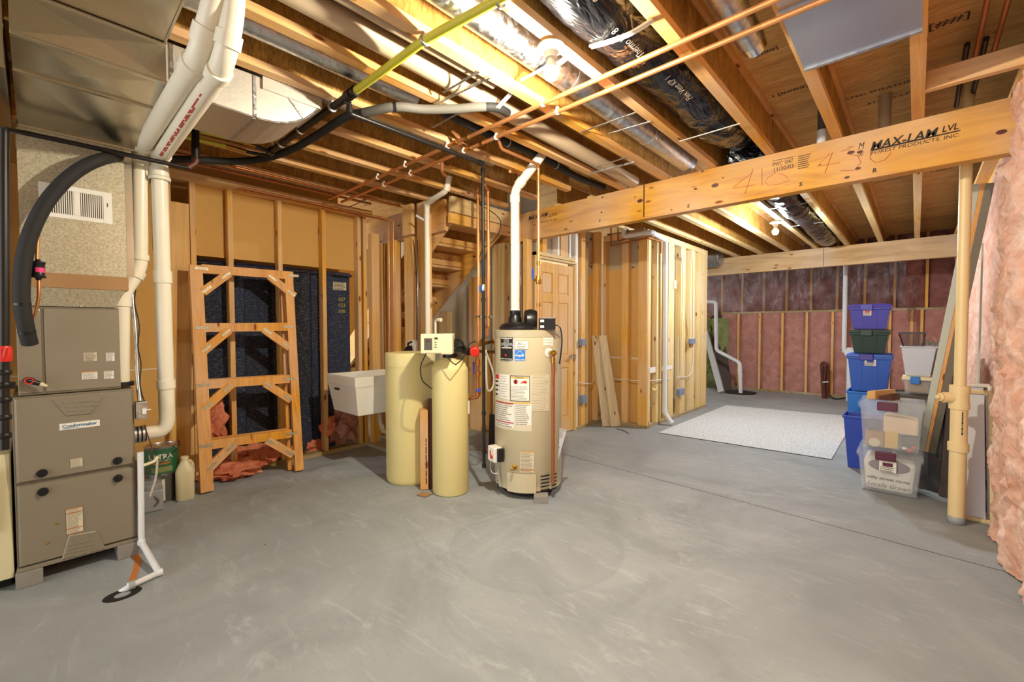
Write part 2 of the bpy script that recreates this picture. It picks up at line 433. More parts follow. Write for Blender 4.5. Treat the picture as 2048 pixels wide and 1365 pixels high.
# ================================================================ SETTING
fl = struct('floor')
MB().box(-7, -4, -.1, .62, 10.3, 0).build('slab', 'floor', fl)
a, b = Vector((-2.7, 3.59, 0)), Vector((.45, 3.40, 0))
MB().bar(a+Vector((0, 0, -.004)), b+Vector((0, 0, -.004)), .005, .0095).build('control_joint', 'blackm', fl)
cl = struct('ceiling')
MB().box(-7, -4, 2.865, .62, 10.3, 2.885).build('subfloor', 'osb_deck', cl)
# printed marks on the underside of the deck
def deckmark(px, py, s, size, rot=0, w=None):
    p = FZ(px, py, 2.865); u = Vector((math.cos(rot), math.sin(rot), 0)); v = Vector((math.sin(rot)*1, -math.cos(rot), 0))
    return text(s, size, plane(p, u, v, .002), 'ink', cl, 'printed_stamp', w=w)
for px, py, s, sz, r_ in ((1545, 195, 'I [####]', .06, 0), (1500, 118, 'I-[###]', .05, 0), (1640, 215, 'APA RATED SHEATHING', .05, 0), (1735, 210, 'STURD-I-FLOOR', .05, 0),
                          (1700, 75, 'T&G 23/32', .07, 0), (1830, 70, 'I [##]', .09, 0), (1990, 60, 'J', .12, 0), (1700, 375, 'STURD-I-FLOOR', .06, 0), (1860, 345, 'I-##-I', .07, 0), (1800, 420, 'APA RATED', .06, 0)):
    deckmark(px, py, s, sz, r_)

ORD = ['first', 'second', 'third', 'fourth', 'fifth', 'sixth', 'seventh', 'eighth', 'ninth', 'tenth', 'eleventh', 'twelfth']
def joist(x0, y0, y1, label, group, full=True, x1=None):
    x1 = x1 or x0+.058; c = (x0+x1)/2; j = thing('ceiling_joist', label, 'joist', (c, (y0+y1)/2, 2.56), group)
    MB().box(x0, y0, 2.56, x1, y1, 2.598).build('bottom_flange', 'flange_y' if y0 < 3 else 'spruce_y', j)
    MB().box(x0, y0, 2.827, x1, y1, 2.864).build('top_flange', 'flange_y', j)
    MB().box(c-.006, y0, 2.598, c+.006, y1, 2.827).build('web', 'osb_web', j)
    return j
for k in range(11):
    x = -.047-.4*k
    where = {0: 'beside the twin red pipes at right', 1: 'left of the flat grey metal pan', 2: 'right of the black insulated duct',
             3: 'carrying the nearest bare bulb', 4: 'left of the round silver duct', 5: 'left of the thick beige drain pipe', 6: 'over the gas pipe coupling',
             7: 'right above the curved duct elbow', 8: 'left of the curved duct elbow', 9: 'next but one to the left stud wall', 10: 'nearest to the left stud wall'}[k]
    joist(x, -3.2, 3.74 if k < 6 else (3.4 if k < 8 else 3.4), 'orange I-joist before the first beam, '+where, 'joists before the first long beam')
for k in range(8):
    x = -.047-.4*k
    joist(x, 3.76, 9.95, 'pale wood I-joist beyond the first beam, %s from the right wall' % ORD[k], 'joists beyond the first long beam')

# left stud wall -------------------------------------------------
wl = struct('wall_left')
XL = -4.378
def stud(b0, b1, z0, z1, mat='pine_z', par=wl, name='stud', x=XL, d=.089):
    return MB().box(x-d, b0, z0, x, b1, z1).build(name, mat, par, bevel=.002)
for y0 in (1.129, 1.531, 1.943, 2.322, 2.386, .862, .700, -.3, .30):
    stud(y0, y0+.038, .038, 2.484)
MB().box(XL-.05, .74, .038, XL-.012, .858, 2.30).build('stud', 'pine_z', wl)
stud(.655, .693, 1.92, 2.484)
MB().box(XL-.089, -.6, 2.484, XL, 2.425, 2.521).build('top_plate', 'pine_y', wl)
MB().box(XL-.089, -.6, 2.522, XL, 2.50, 2.559).build('top_plate', 'pine_y', wl)
MB().box(XL-.089, -.6, 0, XL, 2.425, .038).build('bottom_plate', 'treat', wl)
MB().box(XL-.102, .90, 1.90, XL-.090, 2.44, 2.559).build('drywall', 'paper', wl)
MB().box(XL-.102, -4, 0, XL-.090, .70, 2.559).build('drywall', 'paper', wl)
MB().box(XL-.0895, -.9, .955, XL-.0885, .70, .965).build('drywall_seam', 'tape', wl)
MB().box(-5.1, -4, 0, -5.08, 2.45, 2.86).build('rear_board', 'paper', wl)

# partition in front of the stair and the header over it -----------
ws = struct('wall_stair')
Y2 = 2.66
def studx(px0, px1, z0, z1, Y=Y2, par=ws, mat='pine_z', d=.089, ref=600):
    a = FY(px0, ref, Y).x; b = FY(px1, ref, Y).x
    return MB().box(a, Y, z0, b, Y+d, z1).build('stud', mat, par, bevel=.002)
MB().box(-4.375, 2.44, .04, -4.30, 2.53, 2.30).build('stud', 'pine_z', ws, bevel=.002)
studx(757, 764, .038, 2.25); studx(775, 789, .038, 2.25)
studx(809, 826, .038, 2.24); studx(806, 824, 2.25, 2.56, Y2-.045, d=.04)
studx(835, 850, .038, 2.56)
MB().box(-5.3, Y2+.09, 2.25, -3.45, Y2+.135, 2.56).build('header', 'beam_x', ws)
MB().box(-4.37, 2.405, 0, -3.9, 2.49, .038).build('bottom_plate', 'treat', ws)
Y3 = 3.6
wr = struct('wall_under_stair')
for p in ((938, 962), (985, 1009)):
    studx(p[0], p[1], .038, 2.25 if p[0] > 970 else 1.9, Y3, wr, 'spruce_z' if p[0] > 970 else 'pine_z')
studx(878, 893, .038, 1.5, Y3, wr, 'spruce_z'); studx(1046, 1054, .038, 2.25, Y3, wr)
MB().box(-4.4, Y3, 0, -3.13, Y3+.089, .038).build('bottom_plate', 'treat', wr)
MB().box(-6.9, 3.80, 0, -3.14, 3.815, 2.86).build('drywall', 'drygrey', wr)
MB().box(-4.38, 3.797, 0, -3.14, 3.80, 1.0).build('drywall', 'paper', wr)
MB().box(-6.9, 2.3, 0, -6.88, 3.8, 2.86).build('drywall', 'paper', wr)

# door wall ---------------------------------------------------------
wd = struct('wall_door')
XD = -3.12
def studd(px0, px1, z0, z1, X=XD, par=wd, mat='spruce_z', ref=600, d=.089, name='stud'):
    a = FX(px0, ref, X).y; b = FX(px1, ref, X).y
    return MB().box(X-d, a, z0, X, b, z1).build(name, mat, par, bevel=.002)
studd(1151, 1156, .038, 2.56, mat='white'); studd(1163, 1171, .038, 2.56, mat='pine_z'); studd(1173, 1177, .038, 2.3)
studd(1196, 1203, .038, 2.56, mat='pine_z')
MB().box(XD-.089, 4.53, 0, XD, 5.2, .038).build('bottom_plate', 'treat', wd)
MB().box(XD-.089, 3.8, 2.10, XD, 4.53, 2.14).build('door_header', 'spruce_y', wd)
for p in ((1085, 1094), (1116, 1119), (1122, 1136), (1139, 1142)):
    studd(p[0], p[1], 2.14, 2.56, mat='pine_z' if p[0] in (1085, 1122) else 'white', ref=500)
MB().box(XD-.11, 3.7, 2.1, XD-.095, 4.53, 2.56).build('drywall', 'drywhite', wd)
MB().box(XD-.11, 4.53, 0, XD-.095, 5.29, 2.0).build('drywall', 'paper', wd)
MB().box(XD-.11, 4.53, 2.0, XD-.095, 5.29, 2.56).build('drywall', 'mold', wd)
# door --------------------------------------------------------------
dr = struct('door_1', (XD, 4.1, 0))
y0, y1, zt = 3.775, 4.515, 2.035
d = MB().box(XD-.05, y0, .01, XD-.022, y1, zt); d.build('door_slab', 'door', dr)
st = .11; pw = (y1-y0-st*3)/2
rails = [(.01, .20), (.80, .95), (1.58, 1.68), (1.92, zt)]
fr = MB()
for a, b in ((y0, y0+st), (y0+st+pw, y0+2*st+pw), (y1-st, y1)): fr.box(XD-.022, a, .01, XD-.010, b, zt)
for a, b in rails:
    for c in (y0+st, y0+2*st+pw): fr.box(XD-.022, c, a, XD-.0102, c+pw, b)
fr.build('stile_and_rail', 'door', dr, bevel=.003)
for (a, b) in ((.20, .80), (.95, 1.58), (1.68, 1.92)):
    for c in (y0+st, y0+2*st+pw):
        MB().prism([(0, 0), (pw-.03, 0), (pw-.03, b-a-.03), (0, b-a-.03)], (XD-.022, c+.015, a+.015), (0, 1, 0), (0, 0, 1), (.007, 0, 0)).build('door_panel', 'door', dr, bevel=.006)
MB().box(XD-.06, y1+.005, 0, XD+.012, y1+.035, zt+.03).box(XD-.06, y0-.035, 0, XD+.012, y0-.005, zt+.03).box(XD-.06, y0-.035, zt+.032, XD+.012, y1+.035, zt+.055).build('door_frame', 'spruce_z', dr, bevel=.002)
kb = MB().lathe([(.03, 0), (.03, .006), (.012, .012), (.012, .035), (.026, .045), (.03, .058), (.02, .07), (0.001, .073)], (XD-.01, 4.452, .93), axis=(1, 0, 0), n=24)
kb.tube([(XD+.045, 4.452, .93), (XD+.055, 4.39, .932)], .009).build('door_handle', 'chrome', dr)

# closet walls (recess and long side) ---------------------------------
wc = struct('wall_closet')
Y4 = 5.2
for p in ((1206, 1211), (1243, 1256), (1276, 1294)):
    studx(p[0], p[1], .038, 2.44, Y4, wc, 'pine_z', ref=650)
MB().box(XD, Y4, 0, -2.485, Y4+.089, .038).build('bottom_plate', 'treat', wc)
MB().box(XD, Y4, 2.44, -2.485, Y4+.089, 2.515).build('top_plate', 'pine_x', wc)
MB().box(XD, Y4+.09, 0, -2.58, Y4+.102, 2.06).build('drywall', 'paper', wc)
MB().box(XD, Y4+.09, 2.06, -2.58, Y4+.102, 2.56).build('drywall', 'mold', wc)
MB().box(XD, Y4+.088, .87, -2.58, Y4+.0905, .89).build('drywall_seam', 'tape', wc)
X5 = -2.485
for p in ((1296, 1301), (1313, 1323), (1336, 1347), (1361, 1370), (1380, 1389), (1396, 1401), (1403, 1413)):
    studd(p[0], p[1], .038, 2.44, X5, wc, 'spruce_z', 700)
MB().box(X5-.089, 5.291, 0, X5, 7.32, .038).build('bottom_plate', 'treat', wc)
MB().box(X5-.089, 5.291, 2.44, X5, 7.32, 2.515).build('top_plate', 'spruce_y', wc)
MB().box(X5-.11, 5.3, 0, X5-.095, 7.25, 2.44).build('drywall', 'drygrey', wc)
MB().box(X5-.096, 5.3, 1.85, X5-.0945, 7.25, 1.87).box(X5-.096, 5.3, .86, X5-.0945, 7.25, .88).build('drywall_seam', 'tape', wc)
MB().box(-6.9, 7.33, 0, X5-.09, 7.35, 2.5).build('drywall', 'drygrey', wc)

# back wall -------------------------------------------------------------
wb = struct('wall_back')
YB = 9.93
xs = [-3.956+.4*i for i in range(11)]
xs.append(.42)
for x in xs: MB().box(x, YB, .04, x+.038, YB+.089, 1.57).build('stud', 'pine_z', wb)
MB().box(-.08, YB, .04, -.042, YB+.089, 1.57).build('stud', 'pine_z', wb)
for x in xs: MB().box(x+.05, YB+.06, 1.61, x+.088, YB+.15, 2.865).build('stud', 'pine_z', wb)
MB().box(-4.2, YB-.005, 0, .5, YB+.089, .04).build('bottom_plate', 'treat', wb)
MB().box(-4.2, YB-.002, 1.57, .5, YB+.089, 1.608).build('ledge_plate', 'treat', wb)
MB().box(-7, 10.1, 0, .62, 10.12, 2.865).build('foundation', 'drygrey', wb)
def batt(x0, x1, z0, z1, y, mat, seed, amp=.02, nx=8, nz=30, depth=.05):
    b = MB(); vs = []; 
    for i in range(nx+1):
        for j in range(nz+1):
            u, v = i/nx, j/nz; x = x0+(x1-x0)*u; z = z0+(z1-z0)*v
            e = min(1, 6*min(u, 1-u))**.5 if 0 < u < 1 else 0
            n_ = noise.fractal(Vector((x*6+seed, z*6, seed)), .8, 2.1, 4)
            vs.append((x, y+depth-e*(depth+amp*.2)+amp*n_*e, z))
    return b.add(vs, [(i*(nz+1)+j, i*(nz+1)+j+1, (i+1)*(nz+1)+j+1, (i+1)*(nz+1)+j) for i in range(nx) for j in range(nz)], True)
for i, x in enumerate(xs[:-1]):
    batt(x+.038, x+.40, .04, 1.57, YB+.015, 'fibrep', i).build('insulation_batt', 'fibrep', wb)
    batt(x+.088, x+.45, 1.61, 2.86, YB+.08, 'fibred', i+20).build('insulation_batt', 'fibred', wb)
# right wall ------------------------------------------------------------
wrt = struct('wall_right')
MB().box(.56, -4, 0, .6, 10.1, 2.865).build('foundation', 'drygrey', wrt)
for i in range(34):
    y = -3.4+.4*i
    MB().box(.45, y, 0, .54, y+.038, 2.5).build('stud', 'pine_z', wrt)
MB().box(.44, -4, 2.5, .55, 10, 2.56).build('top_plate', 'pine_y', wrt)
MB().box(.36, -4, 2.562, .50, 10, 2.60).build('sill_plate', 'pine_y', wrt)
for y in (3.28,): MB().box(.012, y, 2.56, .37, y+.04, 2.66).build('blocking', 'flange_x', cl)
for px, py, s_, k_ in ((1062, 92, '25461 S', 4), (1012, 62, '37224B', 4), (640, 95, '3PRE-10', 6), (880, 30, 'TJI 210', 5), (1330, 340, '11 7/8', 3), (1120, 255, 'PRI 40', 4)):
    xw = -.047-.4*k_+.029+.0075; q_ = FX(px, py, xw)
    if 2.61 < q_.z < 2.82: text(s_, .05, (lambda q: lambda u, v: Vector((xw, q.y-u, q.z-v)))(q_), 'ink', bpy.data.objects['ceiling_joist' if k_ == 0 else 'ceiling_joist.%03d' % k_], 'printed_stamp')
def fluffy(y0, y1, z0, z1, xf, seed, ny, nz, amp):
    b = MB(); vs = []
    for i in range(ny+1):
        for j in range(nz+1):
            u, v = i/ny, j/nz; y = y0+(y1-y0)*u; z = z0+(z1-z0)*v
            e = max(0, math.sin(math.pi*u))**.35
            p = Vector((y*2.6, z*3.2, seed*1.7))
            n_ = noise.fractal(p*1.6, .7, 2.1, 5)+.9*noise.fractal(Vector((y*11, z*2.6, seed)), .9, 2, 3)*.6
            n2 = -abs(noise.noise(Vector((y*6+3*noise.noise(p), z*2.6, seed+9))))*1.5-abs(noise.noise(Vector((y*13, z*6+2*noise.noise(p*2), seed+4))))*.55
            vs.append((xf+.11*(1-e)-amp*(n_*.5-n2*.0)-amp*.75*(n2+.5)*-1*-1, y, z))
    return b.add(vs, [(i*(nz+1)+j, i*(nz+1)+j+1, (i+1)*(nz+1)+j+1, (i+1)*(nz+1)+j) for i in range(ny) for j in range(nz)], True)
ins = [(y, y+.39) for y in (0.9, 1.3, 1.7, 2.1, 2.5, 2.9, 3.3, 3.7)]
for i, (a, b) in enumerate(ins):
    det = i >= 4
    g = fluffy(a-.01, b+.03, 0.01, 2.60 if b < 3.71 else 2.24, .385 if b < 3.6 else .36, i*3, 56 if det else 14, 330 if det else 60, .045)
    o = g.build('insulation_batt', 'fibre', wrt)
for i in range(14):
    a = 4.3+.4*i
    fluffy(a, a+.40, 0.03, 2.5, .425, 50+i, 16, 90, .03).build('insulation_batt', 'fibre', wrt)

# the two long laminated beams ------------------------------------------
bm1 = thing('support_beam', 'long orange laminated beam stamped MAX-LAM crossing the room above the water heater', 'beam', (-1.6, 3.74, 2.25))
B1Y = 3.69
MB().box(-3.8, B1Y, 2.252, .40, B1Y+.09, 2.558).build('plank', 'beam_x', bm1, bevel=.002)
MB().box(FY(1287, 400, B1Y).x, B1Y-.001, 2.27, FY(1289, 400, B1Y).x, B1Y, 2.556).build('joint_line', 'blackm', bm1)
def onbeam(px, py, dirx=1):
    p = FY(px, py, B1Y); return plane(p, (1, 0, 0), (0, 0, 1), .001) if False else (lambda u, v: Vector((p.x+u, B1Y-.0012, p.z+v)))
def bt(s, px, py, h, w_, mat='ink', sh=.2, bold=0, name='lettering'): return text(s, h*1.4, onbeam(px, py), mat, bm1, name, shear=sh, w=w_, bold=bold)
def wpx(p0, p1, y=300): return FY(p1, y, B1Y).x-FY(p0, y, B1Y).x
bt('MAX-LAM', 1741, 301, .052, wpx(1741, 1876), 'ink', .25, .0015)
bt('LVL', 1884, 265, .036, wpx(1884, 1917), 'ink', .2, .001)
bt('FOREST PRODUCTS, INC.', 1742, 310, .022, wpx(1742, 1918), 'ink', .15)
MB().quad(FY(1741, 303, B1Y-.001), FY(1921, 262, B1Y-.001), FY(1921, 259.5, B1Y-.001), FY(1741, 299.5, B1Y-.001)).build('underline', 'ink', bm1)
bt('W', 1717, 314, .022, wpx(1717, 1727)); bt('M', 1717, 300, .045, wpx(1717, 1729), 'ink', .25)
bt('PWC 1047', 1546, 334, .03, wpx(1546, 1586), 'ink', 0); bt('11/30/03', 1548, 344, .03, wpx(1548, 1587), 'ink', 0)
MB().add([FY(1544, 323, B1Y-.001), FY(1588, 314, B1Y-.001), FY(1588, 313, B1Y-.001), FY(1544, 322, B1Y-.001)], [(0, 1, 2, 3)]).build('underline', 'ink', bm1)
p = FY(1594, 340, B1Y); lines(lambda u, v: Vector((p.x+u, B1Y-.001, p.z+v)), .09, .10, 7, .4, 3).build('print', 'ink', bm1)
bt('MAX-LAM', 1057, 441, .045, wpx(1057, 1096, 430), 'ink', .25, .001); bt('LVL', 1099, 434, .035, wpx(1099, 1115, 430), 'ink', .2)
bt('PRODUCTS, INC.', 1081, 447, .02, wpx(1081, 1115, 430), 'ink', .1)
for s, x, y, h in (('S', 1198, 444, .022), ('S', 1374, 416, .026), ('S', 1598, 373, .026), ('R', 1745, 346, .028), ('Rd7', 1129, 461, .018)):
    bt(s, x, y, h, h*(.8 if len(s) == 1 else 2.2), 'ink', .1, .001, 'handwritten_mark')
def scribble(pts, par=bm1, mat='inkr', r=.0016):
    MB().tube([FY(x, y, B1Y-.001) for x, y in pts], r, 5).build('handwritten_mark', mat, par)
scribble([(1505, 345), (1470, 372), (1466, 377), (1510, 370)]); scribble([(1506, 338), (1490, 388)])
scribble([(1524, 338), (1524, 372)]); scribble([(1552, 345), (1535, 356), (1530, 365), (1538, 371), (1556, 369), (1578, 362), (1572, 352), (1558, 347)])
scribble([(1660, 307), (1634, 333), (1680, 326)]); scribble([(1665, 305), (1650, 346)])
scribble([(1682, 303), (1700, 298), (1694, 308), (1715, 312), (1722, 325), (1708, 341), (1680, 342)])
scribble([(1742, 300), (1740, 318), (1752, 326), (1770, 320), (1783, 305)])
kn = MB()
for x, y, r in ((1720, 304, .012), (1702, 305, .014), (1716, 337, .011), (1694, 355, .011), (1405, 343, .008), (1391, 378, .01), (1430, 371, .02), (1343, 420, .007), (1205, 395, .008), (1203, 425, .008), (1280, 402, .02), (2003, 264, .016), (1270, 394, .006), (1446, 356, .006), (1640, 330, .005), (1230, 360, .004)):
    c = FY(x, y, B1Y-.0012); kn.add([c+Vector((math.cos(t)*r*1.4, 0, math.sin(t)*r*.8)) for t in [i*.5236 for i in range(12)]], [tuple(range(12))])
kn.build('knot', 'rust', bm1)
bm2 = thing('support_beam', 'pale laminated beam crossing high in front of the pink back wall', 'beam', (-1.3, 8.6, 2.25))
B2Y = 8.555
MB().box(-4.5, B2Y, 2.255, .42, B2Y+.09, 2.558).build('plank', 'beamb_x', bm2)
q = FY(1647, 500, B2Y); MB().box(q.x, B2Y-.001, 2.26, q.x+.006, B2Y, 2.55).build('joint_line', 'blackm', bm2)

# plastic film over the upper back wall, strip hanging at the right
solo(MB().add([(x, YB+.025+.012*noise.noise(Vector((x*5, z*5, 1))), z) for x in [-4.1+i*.05 for i in range(80)] for z in [1.60+j*.05 for j in range(26)]],
     [(i*26+j, i*26+j+1, (i+1)*26+j+1, (i+1)*26+j) for i in range(79) for j in range(25)], True), 'vapour_barrier', 'film', 'wrinkled clear plastic sheet stapled over the upper pink back wall', 'plastic sheet')
p0 = FY(1815, 560, 9.86); 
solo(MB().add([(p0.x+i*.02, 9.87+.015*noise.noise(Vector((i*.7, j*.4, 3))), 1.38+j*.05) for i in range(7) for j in range(16)], [(i*16+j, i*16+j+1, (i+1)*16+j+1, (i+1)*16+j) for i in range(6) for j in range(15)], True),
     'plastic_strip', 'film', 'narrow shiny plastic strip hanging over a stud right of the purple bin', 'plastic strip')
# bulbs ------------------------------------------------------------------
def lamp(x, y, z, st, col, label):
    t = thing('ceiling_light', label, 'light', (x, y, 2.5), 'bare bulb ceiling lights')
    MB().lathe([(.001, 2.559), (.04, 2.559), (.060, 2.551), (.063, 2.543), (.05, 2.534), (.034, 2.524), (.027, 2.512), (.026, 2.498), (.001, 2.498)], (x, y, 0), n=32).build('lampholder', 'white', t)
    g = 'bulb_glow_%d' % int(st*1000+x*10)
    M[g] = glowm(g, col, st)
    bb = MB().lathe([(.001, z-.045), (.014, z-.043), (.026, z-.034), (.033, z-.018), (.034, z), (.0338, z+.004)], (x, y, 0), n=20, cap=False).build('bulb', g, t)
    MB().lathe([(.0338, z+.004), (.0315, z+.013), (.028, z+.022), (.018, z+.038), (.015, z+.052), (.001, z+.052)], (x, y, 0), n=20, cap=False).build('bulb_neck', 'white', bb)
pass
for b in BULBS: lamp(*b)

# ================================================================ FURNACE CORNER
XF = -3.216
def fm(px, py, X=XF):   # map with origin on a plane facing the room
    p = FX(px, py, X); return lambda u, v: Vector((X+.0015, p.y+u, p.z+v))
fu = thing('furnace', 'taupe gas furnace with two door panels and black knobs, raised on concrete blocks', 'furnace', (-3.58, .13, .075))
MB().box(-3.95, -.098, .078, XF-.022, .356, .945).build('cabinet', 'furnd', fu, bevel=.004)
MB().box(XF-.05, -.1, .078, XF, .358, .098).build('base_rail', 'furn', fu, bevel=.003)
def fdoor(z0, z1):
    y0, y1 = -.092, .352; c = .03; X0 = XF-.021; X1 = XF-.002
    P = [(X0, y0, z0), (X0, y1, z0), (X0, y1, z1), (X0, y0, z1), (X1, y0+.008, z0+.008), (X1, y1-.008, z0+.008), (X1, y1-.008, z1-.008), (X1, y0+.008, z1-.008)]
    b = MB().hexa(P)
    return b
ud = fdoor(.518, .942).build('door_panel', 'furn', fu, bevel=.002)
ld = fdoor(.100, .508).build('door_panel', 'furn', fu, bevel=.002)
def embo(pts, par, z=.004):
    P = [FX(x, y, XF) for x, y in pts]; e = MB(); n = len(P)
    c = sum(P, Vector())/n
    Q = [c+(p-c)*.9+Vector((z, 0, 0)) for p in P]
    e.add(P+Q, [tuple(range(n, 2*n))]+[(i, (i+1) % n, (i+1) % n+n, i+n) for i in range(n)])
    return e
e = embo([(104, 801), (206, 793), (184, 828), (132, 833)], ud)
e.build('embossed_panel', 'furn', ud)
g = MB()
for r_, row in enumerate([[(124, 141), (147, 155), (160, 178), (184, 200)], [(131, 142), (147, 166), (171, 179), (184, 196)], [(134, 141), (147, 155), (160, 177), (183, 190)]]):
    for a, b in row:
        y = 806+9*r_-(a-124)*.06
        p, q = FX(a, y, XF), FX(b, y-.5, XF); g.box(XF+.003, p.y, p.z-.005, XF+.007, q.y, p.z+.004)
g.build('louvre_slots', 'furn', ud, bevel=.002)
e = embo([(137, 1071), (192, 1062), (212, 1098), (122, 1122)], ld); e.build('embossed_panel', 'furn', ld)
g = MB()
for r_ in range(4):
    for k, wd_ in enumerate((9, 6, 16, 8)):
        a = 136-r_*3+[0, 13, 24, 46][k]; y = 1091+r_*8-(a-135)*.2
        p, q = FX(a, y, XF), FX(a+wd_, y, XF); g.box(XF+.003, p.y, p.z-.004, XF+.007, q.y, p.z+.004)
g.build('louvre_slots', 'furn', ld, bevel=.002)
for par, px, py in ((ud, 84, 947), (ud, 235, 922), (ld, 86, 984), (ld, 236, 957)):
    p = FX(px, py, XF); k = MB().lathe([(.019, -.003), (.021, .004), (.019, .012), (.001, .013)], p, axis=(1, 0, 0), n=24)
    k.box(XF+.008, p.y-.003, p.z-.017, XF+.022, p.y+.003, p.z+.017); k.build('knob', 'black', par)
# nameplate
pl = FX(119, 862, XF); pr = FX(200, 853, XF)
nmp = MB().box(XF-.003, pl.y, pl.z, XF+.001, pr.y, pl.z+.034).build('nameplate', 'whitel', ud, bevel=.001)
MB().box(XF-.002, pl.y+.004, pl.z+.003, XF+.0015, pr.y-.004, pl.z+.031).build('plate_face', 'white', nmp)
text('Comfortmaker', .022, lambda u, v: Vector((XF+.0022, pl.y+.010+u, pl.z+.012+v)), 'inkb', nmp, w=(pr.y-pl.y)*.86, bold=.0006)
MB().box(XF+.0015, pl.y+.010, pl.z+.006, XF+.0021, pl.y+.07, pl.z+.0085).build('underline', 'inkb', nmp)
def label(fm_, w_, h_, par, mat='beigel', rows=8, ink='inkf', seed=1, n=1, bands=(), name='label', d=.45):
    lb = patch(fm_, w_, h_, n).build(name, mat, par)
    lines(lambda u, v: fm_(u, v)+(_off(fm_)), w_, h_, rows, d, seed).build('print', ink, lb)
    for (a, b, c) in bands:
        patch(lambda u, v: fm_(u, a*h_+v)+_off(fm_)*2, w_, (b-a)*h_, n).build('colour_band', c, lb)
    return lb
def _off(fm_):
    a = fm_(0, 0); n = (fm_(.001, 0)-a).cross(fm_(0, .001)-a).normalized(); return n*.0006
label(fm(141, 937), .045, .046, ud, 'beigel', 9, 'inkf', 4)
label(fm(133.5, 1071), .061, .135, ld, 'beigel', 22, 'inkf', 5, bands=((.0, .02, 'inko'), (.2, .23, 'inko'), (.8, .83, 'inko'), (.965, 1, 'inko')))
for px, py in ((115, 1048), (95, 1087)):
    p = FX(px, py, XF); MB().lathe([(.006, -.003), (.006, .002), (.001, .004)], p, axis=(1, 0, 0), n=12).build('screw', 'brass', ld)
for y0, y1, l in ((-.105, -.012, 'concrete block under the left front corner of the furnace'), (.268, .358, 'concrete block under the right front corner of the furnace')):
    solo(box(-3.62, y0, 0, XF+.006, y1, .078), 'concrete_block', 'block', l, 'block', bevel=.004)
# coil case
cc = thing('coil_cabinet', 'taupe cooling coil cabinet with paper labels standing on the furnace top', 'cabinet', (-3.55, .12, .947))
XC = XF-.03
MB().box(-3.93, -.075, .948, XC-.006, .305, 1.395).build('cabinet', 'furnd', cc, bevel=.004)
a, b = FX(38, 700, XC).y, FX(83, 700, XC).y
MB().box(XC-.02, -.074, .96, XC, b, 1.385).build('side_panel', 'furn', cc, bevel=.002)
MB().box(XC-.02, FX(90, 700, XC).y, .96, XC, .304, 1.385).build('front_panel', 'furn', cc, bevel=.002)
label(fm(168, 723, XC), .050, .046, cc, 'beigel', 8, 'ink', 7); label(fm(212, 723, XC), .035, .046, cc, 'whitel', 8, 'inkf', 8)
label(fm(164, 760, XC), .060, .044, cc, 'whitel', 7, 'inkf', 9, bands=((.88, 1, 'inko'),)); label(fm(208, 759, XC), .04, .044, cc, 'whitel', 6, 'inkf', 10)
for px, py in ((77, 619), (161, 611)):
    MB().lathe([(.004, 0), (.004, .003), (.001, .004)], FX(px, py+2, XC), axis=(1, 0, 0), n=10).build('screw', 'steel', cc)
# rubber elbow on the furnace
re = thing('rubber_elbow', 'red-rimmed black rubber elbow with a cream spout lying on the furnace ledge', 'fitting', FX(60, 770, XF-.01))
p = FX(55, 762, XF+.01); q = FX(80, 768, XF+.01)
MB().tube([p+Vector((-.02, 0, 0)), p+Vector((.012, .01, 0))], .017).tube([p, q], [.015, .011]).build('body', 'black', re)
MB().lathe([(.012, .0), (.017, .0), (.017, .005), (.012, .005)], p+Vector((.013, .004, 0)), axis=(1, .3, 0), n=20, cap=False).build('rim', 'red', re)
MB().tube([q, FX(86, 770, XF+.01), FX(94, 773, XF+.01)], [.010, .009, .005]).build('spout', 'tanklid', re)
re.location.z += .0
# plenum ------------------------------------------------------------
pn = thing('supply_plenum', 'tall matt galvanised plenum with a white slotted register, above the coil cabinet', 'duct', (-3.5, .15, 1.397))
MB().hexa([(-3.9, -.07, 1.397), (-3.9, .29, 1.397), (XC, .29, 1.397), (XC, -.07, 1.397), (-3.9, -.05, 1.49), (-3.9, .33, 1.49), (XF, .33, 1.49), (XF, -.05, 1.49)][::1]).build('transition', 'galvm', pn)
MB().box(-3.9, -.054, 1.49, XF+.004, .345, 1.565).build('taped_collar', 'card', pn, bevel=.003)
MB().box(-3.9, -.052, 1.565, XF, .340, 2.295).build('casing', 'galvm', pn)
MB().box(XF-.03, .341, 1.57, XF-.004, .372, 2.28).build('corner_flange', 'galvd', pn)
MB().add([FX(80, 545, XF+.0008), FX(160, 432, XF+.0008), FX(215, 545, XF+.0008)][::1], [(0, 1, 2)]) if 0 else None
a = FX(79, 432, XF); b = FX(225, 448, XF); c = FX(79, 363, XF); h0 = 1.905; h1 = 2.065; y0, y1 = a.y, b.y
h0 = (a.z+b.z)/2; h1 = FX(79, 363, XF).z
rg = MB().box(XF, y0, h0, XF+.003, y0+.03, h1).box(XF, y1-.035, h0, XF+.003, y1, h1).box(XF, y0+.0302, h0, XF+.003, y1-.0352, h0+.022).box(XF, y0+.0302, h1-.024, XF+.003, y1-.0352, h1).box(XF, (y0+y1)/2-.012, h0+.0222, XF+.003, (y0+y1)/2+.012, h1-.0242)
rg = rg.build('register_grille', 'white', pn, bevel=.001)
MB().box(XF+.0003, y0+.02, h0+.02, XF+.0009, y1-.03, h1-.02).build('dark_opening', 'furnd', rg)
s_ = MB(); n_ = 26
for i in range(n_):
    y = y0+.033+(y1-y0-.072)*i/(n_-1)
    if abs(y-(y0+y1)/2) > .012: s_.box(XF+.0005, y-.0018, h0+.02, XF+.006, y+.0018, h1-.022)
s_.build('louvre', 'white', rg)
MB().box(XF+.002, y1-.02, h0+.09, XF+.005, y1-.017, h0+.11).build('lever', 'black', rg)
